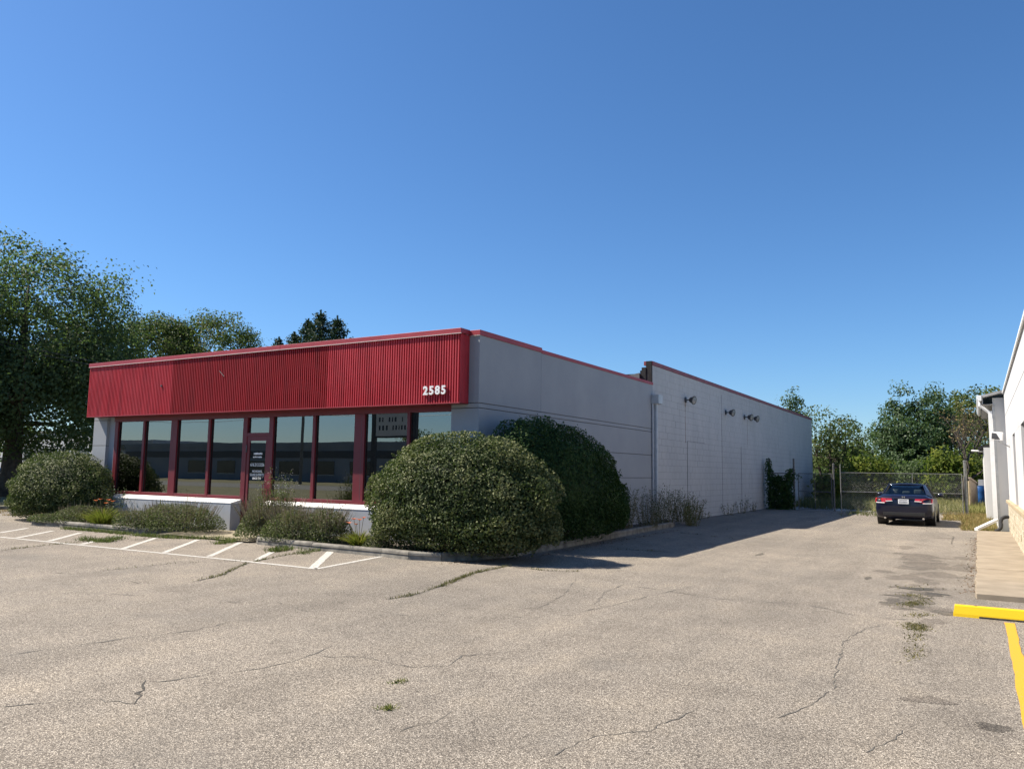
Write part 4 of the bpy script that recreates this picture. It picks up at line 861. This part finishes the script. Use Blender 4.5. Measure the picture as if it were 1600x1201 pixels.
catmint('wide purple brown catmint against the end of the knee wall', 290, 13.15, 84, 779, n=8500, spikes=320)
catmint('purple brown catmint spilling over the apron beside the door', 410, 12.95, 54, 772, n=7000, spikes=280)
catmint('broad catmint in the right bed under the white ledge', 462, 12.85, 76, 782, n=8200, spikes=320)
catmint('thin faded catmint next to the orange daylily of the right bed', 512, 12.85, 54, 786, n=6000, spikes=260)
catmint('tall yellowish catmint behind the broad one, touching the window sill', 440, 13.35, 56, 764, LEAF['weed'], n=5200, spikes=90)
catmint('catmint in the left bed between daylily and knee wall end', 252, 13.2, 50, 781, n=5200, spikes=160)
catmint('small grey green shrublet tucked under the big corner bush', 592, 12.55, 36, 832, n=1600, spikes=24)
def daylily(label, px, Y, w_px, top, flowers, zb=.09):
    cx, r = span(px-w_px/2, px+w_px/2, 800, Y); hh = onY(px, top, Y)[2]-zb
    o = thing('daylily', label, 'plant', (cx, Y, zb)); n = 420; a = rng.random(n)*6.283; q = rng.random(n)
    b = np.c_[np.cos(a)*r*.25*q, np.sin(a)*r*.25*q, np.zeros(n)]
    blades('blades', b, np.c_[np.cos(a)*(.25+.9*q), np.sin(a)*(.25+.9*q), np.ones(n)], hh*rng.uniform(.7, 1.1, n), .022, rng.uniform(.15, .45, n), LEAF['lily'], o, local=True)
    for k, (fx, fy) in enumerate(flowers):
        p = onY(fx, fy, Y)-np.array([cx, Y, zb]); st = MB().tube([(p[0]*.2, 0, 0), (p[0]*.6, 0, p[2]*.6), tuple(p)], .005, 5).build('flower_stalk', MAT['stem'], o, local=True)
        ang = np.arange(6)*1.047+k; Dp = np.c_[np.cos(ang), np.sin(ang), .5*np.ones(6)]
        blades('flower', np.repeat(p[None], 6, 0), Dp, .075, .045, np.full(6, .3), LEAF['orange'], st, local=True)
    return o
daylily('yellow green daylily with salmon flowers in the left bed', 163, 12.75, 62, 786, [(150, 782), (157, 780), (170, 781), (176, 783), (165, 786)])
daylily('daylily with orange red flowers beside the corner bush', 563, 12.55, 52, 824, [(546, 817), (553, 811), (562, 812), (568, 809), (557, 819)])
def tall_weed(label, px, Y, w_px, top, n, leafm, zb=.09, flowers=None, name='tall_weed', X=None, spread=1.0, size=.05):
    if X is None: cx, r = span(px-w_px/2, px+w_px/2, 790, Y); hh = onY(px, top, Y)[2]-zb
    else: cx, r, hh = X, w_px, top-zb
    o = thing(name, label, 'plant', (cx, Y, zb)); st = MB(); P_, N_, Fp = [], [], []
    for i in range(n):
        a = rng.random()*6.283; q = rng.random()**.5; L = hh*rng.uniform(.6, 1.0); b = np.array([math.cos(a)*r*.5*q, math.sin(a)*r*.4*q, 0]); e = b+np.array([math.cos(a)*r*.55*q*spread, math.sin(a)*r*.5*q*spread, L]); mid = (b+e)/2+rng.normal(size=3)*.03
        st.tube([b, mid, e], [.006, .005, .002], 4, False)
        m_ = int(L/.022)
        for j in range(m_):
            t = (j+rng.random())/m_; p = (b*(1-t)**2+2*mid*t*(1-t)+e*t*t)+rng.normal(size=3)*.03*(1+1.2*t)
            P_.append(p); N_.append(rng.normal(size=3)+[0, 0, .6])
        if flowers:
            for j in range(5): Fp.append(e+rng.normal(size=3)*.05)
    st.build('stem', MAT['stem'], o, local=True); leaves('foliage', np.array(P_), unit(np.array(N_)), rng.uniform(.5, 1.2, len(P_))*size, leafm, o, local=True)
    if flowers: leaves('blossom', np.array(Fp), unit(rng.normal(size=(len(Fp), 3))+[0, 0, 1]), .024, MATF, o, local=True)
    return o
MATF = leaf_mat('white_floret', [(0, (.5, .5, .46)), (1, (.75, .75, .72))], .2, tcol=(.6, .6, .55))
tall_weed('tall yellow green weed growing up in front of the window right of the door', 432, 13.2, 46, 735, 26, LEAF['weed'], flowers=True)
tall_weed('low bright weed at the foot of the yellow green weed', 420, 12.9, 30, 790, 16, LEAF['weed'])
tall_weed('single thin weed stalk standing above the white ledge', 533, 13.1, 4, 762, 2, LEAF['weed'])
tall_weed('dark leafy weed between the left bush and the first window', 178, 13.7, 44, 760, 20, LEAF['aster'])
for i, (y, r, t_, lb) in enumerate(((21.2, .55, 1.35, 'wispy wild aster next to the dark evergreen bush'), (22.7, .6, 1.25, 'wispy wild aster in the middle of the side bed'), (24.4, .65, 1.35, 'wild aster growing in front of the downspout'), (25.9, .6, 1.2, 'leafy wild aster past the downspout'), (27.3, .5, .95, 'sprawling weed at the far end of the side kerb'))):
    tall_weed(lb, 0, y, r, t_, 34, LEAF['aster'], X=-8.78+.1*(i % 2), flowers=i in (1, 3), name='wild_aster')
tall_weed('yellowish weed rooted outside the end of the side kerb', 0, 25.4, .5, .85, 26, LEAF['weed'], zb=0, X=-8.15)
for y, t_, lb in ((30.0, .35, 'low weed at the wall foot past the dark seam'), (33.2, .55, 'mullein like weed at the wall foot under the second floodlight'), (35.4, .75, 'stiff upright weed at the wall foot before the fence'), (37.6, .45, 'small weed at the wall foot next to the vine')):
    tall_weed(lb, 0, y, .3, t_, 10, LEAF['aster'], zb=0, X=-9.12, name='wall_weed')
# vine over the short fence
vn = thing('vine', 'dark leafy vine climbing the fence beside the block wall', 'vine', (onY(1220, 800, YF)[0], YF-.05, 0)); n = 5200
u = rng.random(n); xx = -.62+1.24*u; top = 1.55+.16*np.sin(u*17)+.85*np.abs(2*u-1.1)**2.2; zz = top*rng.random(n)**.95
Pv = np.c_[xx+rng.normal(size=n)*.06, rng.normal(size=n)*.16-.04, zz]; leaves('foliage', Pv, unit(rng.normal(size=(n, 3))+[.3, -.6, .5]), rng.uniform(.06, .13, n), LEAF['bush_dark'], vn, local=True, aspect=.7)
sv = MB()
for i in range(6): sv.tube([(-.4+.16*i, 0, -.1), (-.45+.18*i, -.03, .9), (-.5+.2*i, -.02, 1.7)], [.02, .014, .005], 5)
sv.build('stem', MAT['bark'], vn, local=True)
sp = []; 
for x0_, d_ in ((.55, (.28, .3)), (.5, (.45, -.05)), (.4, (.2, .5)), (.6, (.5, .15))):
    for j in range(26): sp.append((x0_+d_[0]*j/26, -.05, 1.35+d_[1]*j/26+.25*math.sin(j/9)))
sp = np.array(sp)+rng.normal(size=(len(sp), 3))*.03; leaves('tendrils', sp, unit(rng.normal(size=(len(sp), 3))), .085, LEAF['bush_dark'], vn, local=True, kind='stuff')
# ------------------------------------------------------------------ grasses and litter
def tufts(name, label, P, L, w, mat, bend=.3, lean=.55):
    n = len(P); return blades(name, P, up_dirs(n, lean), L*rng.uniform(.4, 1.1, n), w, np.abs(rng.normal(size=n))*bend, mat, None, kind='stuff', label=label, category='weeds')
def clumpy(P, keep):
    k = np.sin(P[:, 0]*3.1+P[:, 1]*1.7)+np.sin(P[:, 0]*7.3-P[:, 1]*5.1)+rng.normal(size=len(P))*.5; return P[k > keep]
L_ = []
for key, n, s in (('a', 800, .022), ('b', 700, .022), ('c', 380, .02), ('k', 60, .02), ('t', 160, .04), ('u', 120, .05), ('v', 60, .03)): L_.append(clumpy(scatter_line([(*q, 0) for q in CR[key]], n, s), .1))
L_.append(scatter_line([G(690, 916), G(740, 895), G(795, 884)], 420, .035))
tufts('crack_weeds', 'short weeds sprouting along the asphalt cracks', np.concatenate(L_), .06, .008, LEAF['moss'])
P1 = np.concatenate([scatter_line([G(100, 826), G(160, 831), G(200, 835)], 900, .07), scatter_line([G(130, 843), G(165, 847), G(185, 841)], 700, .10), scatter_line([G(205, 836), G(270, 841), G(330, 842), G(375, 846)], 1000, .07), scatter_line([G(425, 862), G(450, 858)], 420, .09), scatter_line([G(470, 866), G(500, 858)], 160, .08), scatter_line([G(340, 850), G(365, 846)], 260, .07)])
tufts('kerb_weeds', 'green weeds along the front kerbs and apron edge', P1, .13, .013, LEAF['weed'])
P2 = np.concatenate([clumpy(scatter_line([G(1428, 930), G(1428, 948), G(1432, 962)], 1500, .09), -.4), scatter_line([G(1431, 975), G(1433, 984)], 420, .07), clumpy(scatter_line([G(1432, 990), G(1428, 1010), G(1427, 1045)], 260, .05), 0), clumpy(scatter_line([G(1395, 945), G(1435, 942)], 160, .06), 0), clumpy(scatter_line([G(1405, 920), G(1470, 915)], 160, .12), 0)])
tufts('moss_weeds', 'flat olive weeds in the broken asphalt near the wheel stop', P2, .035, .011, LEAF['moss'], .7, 1.1)
tufts('lone_tufts', 'tiny grass tufts alone on the open lot', np.concatenate([scatter_line([G(598, 1108), G(610, 1107)], 70, .025), scatter_line([G(615, 1066), G(632, 1065)], 50, .03)]), .05, .008, LEAF['grass'], .5, .9)
P3 = np.c_[rng.uniform(-30.8, -24.2, 5200), rng.uniform(13.9, 16.2, 5200), np.zeros(5200)]; P3b = np.c_[rng.uniform(-46, -31, 5200), rng.uniform(12, 30, 5200), np.full(5200, -.01)]
tufts('verge_grass', 'dry grass and weeds at the left edge of the lot', np.concatenate([clumpy(P3, .5), P3b]), .12, .014, LEAF['dry'])
n = 9000; P4 = np.c_[rng.uniform(-1.5, .45, n), rng.uniform(29.6, 46, n), np.full(n, -.01)]; P4 = P4[(P4[:, 0] > -1.35+(P4[:, 1] < 36)*.75-(P4[:, 1] > 41)*.3)]
tufts('rank_grass', 'rank brown and green grass at the end of the walk', P4, .24, .016, LEAF['dry'], .5, .7)
P5 = P4[rng.random(len(P4)) < .35]+np.array([.02, 0, 0]); tufts('rank_green_grass', 'green grass among the dry grass beside the white building', P5, .2, .016, LEAF['grass'], .4, .6)
n = 30000; P6 = np.c_[rng.uniform(-7, 1.5, n), rng.uniform(42, 60, n), np.full(n, -.01)]; P6 = P6[(P6[:, 0] > -4.5+.25*(P6[:, 1]-42)*rng.uniform(-1, .3, n)) | (P6[:, 1] > 50)]
tufts('meadow_grass', 'yellow green tall grass behind the wide gate', P6, .6, .03, LEAF['meadow'], .4, .4)
n = 7000; P7 = np.c_[rng.uniform(-8.9, -4.5, n), rng.uniform(43, 56, n), np.full(n, -.01)]; tufts('shade_grass', 'tangled grass behind the narrow gate', clumpy(P7, .3), .7, .035, LEAF['weed'], .4, .4)
P8 = np.concatenate([scatter_line([G(700, 882), G(860, 866), G(960, 845), G(1060, 828)], 420, .09), np.c_[rng.uniform(-7.9, -5.5, 90), rng.uniform(13, 30, 90), np.zeros(90)], scatter_line([G(1518, 930), G(1525, 880), G(1527, 840)], 700, .09)])
P8[:, 2] = .006; o = leaves('leaf_litter', P8, unit(rng.normal(size=P8.shape)*.35+[0, 0, 1]), rng.uniform(.02, .05, len(P8)), LEAF['litter'], None, kind='stuff', label='brown leaf litter drifted along the kerb and walk', category='leaves')
P9 = np.c_[rng.uniform(-5.2, -3.4, 900), rng.uniform(36.5, 41, 900), np.zeros(900)]; tufts('gate_weeds', 'low weeds at the foot of the wide gate', clumpy(P9, .2), .28, .016, LEAF['weed'])

# ================================================================== TREES
def tb(px, Y, py=780): p = onY(px, py, Y); return (p[0], Y, 0.0)
def rightv(b): d = np.array([b[0], b[1]]); d /= np.linalg.norm(d); return np.array([d[1], -d[0], 0.0])
b = G(14, 775); r = rightv(b)
cr = lambda s, z, R, rz: (r[0]*s, r[1]*s, z, R, R, rz)
tree('shade_tree', 'large dark broadleaf tree left of the shop', b, 13.2, [cr(.3, 8.6, 4.5, 4.3), cr(3.3, 7.9, 2.5, 3.3), cr(-4.5, 8.4, 4.7, 4.4), cr(1.2, 5.1, 4.6, 2.5), cr(-4, 4.6, 4.5, 2.2), cr(4.2, 5.6, 2.0, 2.3)], 950, 130, .175, LEAF['oak'], .48, .62, limbs=30, fork=.27)
b = tb(270, 44); z = onY(268, 486, 44)[2]; r = rightv(b)
tree('background_tree', 'broad olive green tree rising behind the left end of the shop', b, z, [cr(-2.2, z-4.6, 4.0, 3.8), cr(2.6, z-4.6, 4.2, 3.8), cr(6.6, z-6.2, 3.4, 3.2), cr(-6.0, z-7.2, 3.0, 3.2)], 700, 100, .21, LEAF['olive'], .4, .62, limbs=22)
def spruce(label, px, top, Y, R):
    b = tb(px, Y); h = onY(px, top, Y)[2]; o = thing('spruce_tree', label, 'tree', b); m = MB(); m.tube([(0, 0, -.1), (0, 0, h*.6), (0, 0, h)], [.22, .12, .02], 8); P_, N_ = [], []
    z = h*.32; lv = 0
    while z < h-.25:
        f = (h-z)/(h*.68); rr = R*f**.68*rng.uniform(.7, 1.15); k = 7 if f > .25 else 5
        for j in range(k):
            a = 6.283*j/k+lv*.5+rng.normal()*.15; d = np.array([math.cos(a), math.sin(a), 0]); L = rr*rng.uniform(.75, 1.15); e = d*L+np.array([0, 0, z+.28*L]); s0 = np.array([0, 0, z]); mid = d*L*.55+np.array([0, 0, z-.02*L])
            m.tube([s0, mid, e], [.035, .022, .008], 4, False); q = int(L*46)+12; t = rng.random(q)[:, None]**.8
            p = (1-t)**2*s0+2*t*(1-t)*mid+t*t*e+rng.normal(size=(q, 3))*np.array([.13, .13, .10]); P_.append(p); N_.append(rng.normal(size=(q, 3))+[0, 0, .4])
        z += .34+.16*f; lv += 1
    t = rng.random(60)[:, None]; P_.append(np.array([0, 0, h-.9])+t*np.array([0, 0, 1.0])+rng.normal(size=(60, 3))*.08*(1.2-t)); N_.append(rng.normal(size=(60, 3)))
    m.build('trunk', MAT['bark'], o, local=True); Pn = np.concatenate(P_); leaves('needles', Pn, unit(np.concatenate(N_)), rng.uniform(.16, .34, len(Pn)), LEAF['spruce'], o, local=True, aspect=.42)
spruce('tallest dark spruce tip above the red fascia', 489, 488, 50, 3.6); spruce('dark spruce with splayed tip right of the tallest spruce', 516, 496, 53, 3.6); spruce('slimmer spruce left of the tallest spruce', 470, 500, 54, 3.4)
spruce('short spruce top just left of the slimmer spruce', 448, 521, 56, 3.4); spruce('lowest spruce showing over the fascia next to the olive tree', 424, 528, 58, 3.6)
# right side, behind the gates
b = tb(1238, 66); z = onY(1238, 607, 66)[2]; r = rightv(b)
tree('poplar_tree', 'small pointed poplar crown showing above the far roof corner', b, z, [cr(0, z-1.5, .55, 1.5), cr(.1, z-3.2, .95, 2.0), cr(0, z-5, 1.3, 2.2)], 130, 60, .19, LEAF['cottonwood'], .14, .32, limbs=10, rndshift=.12)
b = tb(1298, 58); z = onY(1300, 640, 58)[2]; r = rightv(b)
tree('locust_tree', 'airy locust tree with several thin stems past the shop end', b, z, [cr(-.4, z-1.3, 1.5, 1.2), cr(1.2, z-2.1, 1.3, 1.3), cr(-1.0, z-2.8, 1.2, 1.1), cr(.6, z-3.5, 1.5, 1.0)], 90, 46, .17, LEAF['olive'], .10, .34, limbs=12, fork=.35, trunks=3)
for px, top, Y, R, mt, lb in ((1275, 715, 64, 1.8, 'oak', 'dark scrub at the foot of the locust tree'), (1345, 662, 66, 2.6, 'oak', 'dense dark tree between locust and cottonwood'), (1383, 668, 68, 2.4, 'olive', 'mid green tree just left of the cottonwood'), (1325, 700, 60, 1.5, 'oak', 'low dark shrub tree behind the narrow gate'), (1362, 712, 55, 1.15, 'bright', 'yellow green sapling behind the wide gate left part'), (1310, 740, 52, .9, 'bright', 'bright low shrub seen through the gap between gates'), (1400, 725, 60, 1.9, 'oak', 'shadowy undergrowth tree behind the parked car'), (1455, 715, 58, 1.9, 'oak', 'shadowy undergrowth tree below the cottonwood right half'), (1494, 690, 55, 1.2, 'bright', 'yellow green sapling below the bare tree'), (1552, 705, 56, 1.4, 'olive', 'olive shrub tree beside the white shed'), (1525, 725, 58, 1.6, 'olive', 'olive undergrowth behind the wooden screen'), (1480, 640, 74, 2.6, 'olive', 'olive tree between cottonwood and bare tree'), (1250, 700, 70, 1.9, 'olive', 'green tree hidden mostly by the far shop corner')):
    b = tb(px, Y); z = max(1.4, onY(px, top, Y)[2]); r = rightv(b)
    tree('scrub_tree', lb, b, z, [cr(0, z*.66, R*.85, z*.33), cr(-R*.5, z*.42, R*.8, z*.36), cr(R*.5, z*.36, R*.8, z*.32)], 120, 48, .19, LEAF[mt], .09, .36, limbs=8, fork=.2)
b = tb(1437, 63); z = onY(1425, 603, 63)[2]; r = rightv(b)
tree('cottonwood_tree', 'tall cottonwood with glittering leaves behind the parked car', b, z, [cr(-.6, z-1.4, .8, 1.5), cr(1.1, z-1.7, .8, 1.4), cr(-1.6, z-3.0, 1.2, 1.4), cr(0, z-3.4, 2.1, 1.9), cr(1.8, z-3.2, 1.0, 1.5), cr(-1.5, z-4.8, 1.5, 1.6), cr(.3, z-5.6, 2.3, 2.0), cr(1.7, z-5.2, 1.3, 1.6)], 420, 70, .17, LEAF['cottonwood'], .2, .34, limbs=20, fork=.22)
b = tb(1530, 82); z = onY(1530, 606, 82)[2]; r = rightv(b)
tree('background_tree', 'rounded olive tree far behind the bare tree', b, z, [cr(-2.2, z-2.2, 2.2, 2.0), cr(.8, z-2.0, 2.4, 2.0), cr(3.0, z-2.8, 2.2, 2.0), cr(0, z-5, 4.2, 2.6)], 300, 48, .24, LEAF['olive'], .25, .42, limbs=12)
# bare tree
b = tb(1508, 50); z = onY(1505, 632, 50)[2]*1.02; o = thing('bare_tree', 'half dead bare branched tree next to the white building', 'tree', b); m = MB(); tw = []
r2 = np.random.default_rng(5)
def branch(p, d, L, rr, lev):
    e = p+d*L; m.tube([p, (p+e)/2+r2.normal(size=3)*L*.06, e], [rr, rr*.8, rr*.62], 5, False)
    if lev == 0: tw.append(e); return
    for q_ in range(4 if lev > 1 else 3):
        dd = unit(d*.55+np.array([r2.normal()*.75, r2.normal()*.5, abs(r2.normal())*.35+.1])); branch(e if q_ < 2 else (p*.35+e*.65), dd, L*r2.uniform(.5, .78), max(rr*.58, .010), lev-1)
branch(np.array([0, 0, -.1]), np.array([.05, 0, 1.0]), z*.42, .10, 4); m.build('trunk', MAT['bark'], o, local=True)
tw = np.array(tw); i = rng.integers(0, len(tw), 700); leaves('dry_leaves', tw[i]+rng.normal(size=(700, 3))*.15, unit(rng.normal(size=(700, 3))), .10, LEAF['dry'], o, local=True)
# far tree line that closes the horizon behind everything
Pt, Nt = [], []
for k in range(520):
    u_ = rng.uniform(-1, 1); c = np.array([u_*150-30, 118+rng.normal()*6, 0]); hh = rng.uniform(3, 6.5)
    q = rng.normal(size=(34, 3))*[1.6, 1.6, 1.2]+c+[0, 0, hh*rng.random()]; Pt.append(q); Nt.append(rng.normal(size=(34, 3))+[0, 0, .4])
for k in range(260):
    c = np.array([-112+rng.normal()*6, rng.uniform(36, 118), 0]); q = rng.normal(size=(34, 3))*[1.6, 1.6, 1.2]+c+[0, 0, rng.uniform(3, 7)*rng.random()]; Pt.append(q); Nt.append(rng.normal(size=(34, 3))+[0, 0, .4])
Pt = np.concatenate(Pt); leaves('distant_wood', Pt, unit(np.concatenate(Nt)), rng.uniform(.5, .9, len(Pt)), LEAF['oak'], None, aspect=.8, kind='stuff', label='distant line of trees along the horizon', category='trees')

# ================================================================== FAR LEFT AND ACROSS THE STREET
q0, q1 = onY(40, 760, 46), onY(175, 760, 46)
fb = thing('far_building', 'pale flat building glimpsed under the large shade tree', 'building', ((q0[0]+q1[0])/2, 46, 0))
MB().box(q0[0]-14, q1[0], 46, 56, -.1, 5.0).build('wall', MAT['pale_wall'], fb); MB().box(q0[0]-14.1, q1[0]+.1, 45.9, 56.1, 5.0, 5.2).build('roof', MAT['roof'], fb)
for i in range(7): x = q0[0]-11+i*3.4; w = box('window', MAT['window_dark'], fb, x, x+1.6, 45.93, 45.99, 1.4, 3.4); box('frame', MAT['white'], w, x-.06, x+1.66, 45.95, 45.985, 1.3, 1.398)
car('white car parked behind the shade tree trunk', (-53.5, 27.5, 0), 1.9, 'white')
kb = kerb('verge_kerb', [(-34, 12), (-32.2, 14.2), (-31.4, 16.6), (-30, 19), (-27, 22)], .12, .15)
for i, (a, c) in enumerate((((-40, 522), (330, 590)), ((-40, 528), (330, 597)))):
    A_, B_ = onY(*a, 19), onY(*c, 26); MB().tube([A_*(1-t)+B_*t-np.array([0, 0, .25*math.sin(math.pi*t)]) for t in np.linspace(0, 1, 14)], .012, 4).build('overhead_wire', MAT['dark_metal'], label='overhead wire crossing in front of the shade tree, %s of the pair' % ('upper', 'lower')[i], category='wire')
YA = -44.0
ob = thing('street_building', 'long low blue grey building across the street, mirrored in the shop windows', 'building', (-55, YA, 0))
MB().box(-112, -12, YA-14, YA, -.1, 4.5).build('wall', MAT['steel_wall'], ob); MB().box(-112.1, -11.9, YA-14, YA+.12, 4.5, 5.0).build('parapet', MAT['steel_wall'], ob); MB().box(-111.8, -12.2, YA+.005, YA+.05, 3.0, 3.9).build('band', MAT['dark_metal'], ob)
for i in range(14): x = -97+i*6.1; w = box('window', MAT['window_dark'], ob, x, x+3.6, YA+.005, YA+.04, .9, 2.6); box('frame', MAT['metal_grey'], w, x-.05, x+3.65, YA+.006, YA+.06, .82, .899)
o2 = thing('street_building', 'taller banded office block mirrored in the leftmost window', 'building', (-140, YA-6, 0))
MB().box(-170, -114, YA-26, YA-6, -.1, 5.9).build('wall', MAT['pale_wall'], o2)
for z in (.9, 2.6, 4.3): box('window_band', MAT['window_dark'], o2, -169, -115, YA-5.995, YA-5.94, z, z+.9)
for i, (x, lb) in enumerate(((-30.5, 'wooden utility pole across the street, nearer the reader board'), (-62, 'wooden utility pole across the street, far from the reader board'))):
    p = thing('utility_pole', lb, 'pole', (x, -31.5, 0)); MB().tube([(0, 0, -.2), (0, 0, 6), (0, 0, 11)], [.17, .15, .12], 10).build('shaft', MAT['bark_grey'], p, local=True); MB().box(-1.3, 1.3, -.16, -.05, 10.1, 10.25).build('crossarm', MAT['bark'], p, local=True)
    for xx in (-1.2, -.5, .5, 1.2): MB().lathe([(.04, 10.25), (.05, 10.3), (.03, 10.4)], (xx, -.1, 0), 8).build('insulator', MAT['metal_grey'], p, local=True)
for i, z in enumerate((10.3, 9.0, 7.4)):
    MB().tube([(x, -31.4, z-.5*math.cos((x+30)/31.5*math.pi)**0*abs(math.sin((x+30.5)/31.5*math.pi))) for x in np.linspace(-130, 40, 70)], .022, 4).build('street_wire', MAT['dark_metal'], label='%s power line strung along the street poles' % ('topmost', 'middle', 'lowest')[i], category='wire')
Yv = 37.0; Yr = 2*14.53-Yv; xa, xb = onY(590, 660, Yv)[0], onY(644, 660, Yv)[0]; z0 = onY(615, 681, Yv)[2]
rb = thing('reader_board', 'pale roadside reader board on two dark posts', 'sign', ((xa+xb)/2, Yr, 0))
box('board', MAT['banner'], rb, xa, xb, Yr-.12, Yr+.12, z0, z0+2.6, .02); box('rim', MAT['dark_metal'], rb, xa-.08, xb+.08, Yr-.14, Yr+.14, z0-.1, z0-.001)
for x in (xa-.35, xb+.1): box('post', MAT['dark_metal'], rb, x, x+.28, Yr-.12, Yr+.12, -.2, z0+2.8)
for r_, zz in enumerate((.35, .85, 1.35, 1.85)):
    x = xa+.25
    while x < xb-.4:
        w = rng.uniform(.10, .22)
        if rng.random() < .8: box('letter_tile', MAT['joint'], rb, x, x+w*.7, Yr+.121, Yr+.126, z0+zz, z0+zz+.28)
        x += w+.08
for x, lb in ((-70, 'round tree behind the far street building'), (-24, 'tree beside the street building and reader board')):
    b = (x, -62 if x < -50 else -40.5, 0); tree('street_tree', lb, b, 7.5 if x < -50 else 6.0, [(0, 0, 5.2, 2.6, 2.6, 2.3), (1.5, 0, 4.2, 2, 2, 1.6)] if x < -50 else [(0, 0, 3.8, 2, 2, 2.0)], 90, 40, .3, LEAF['oak'], .18, .5, limbs=8)
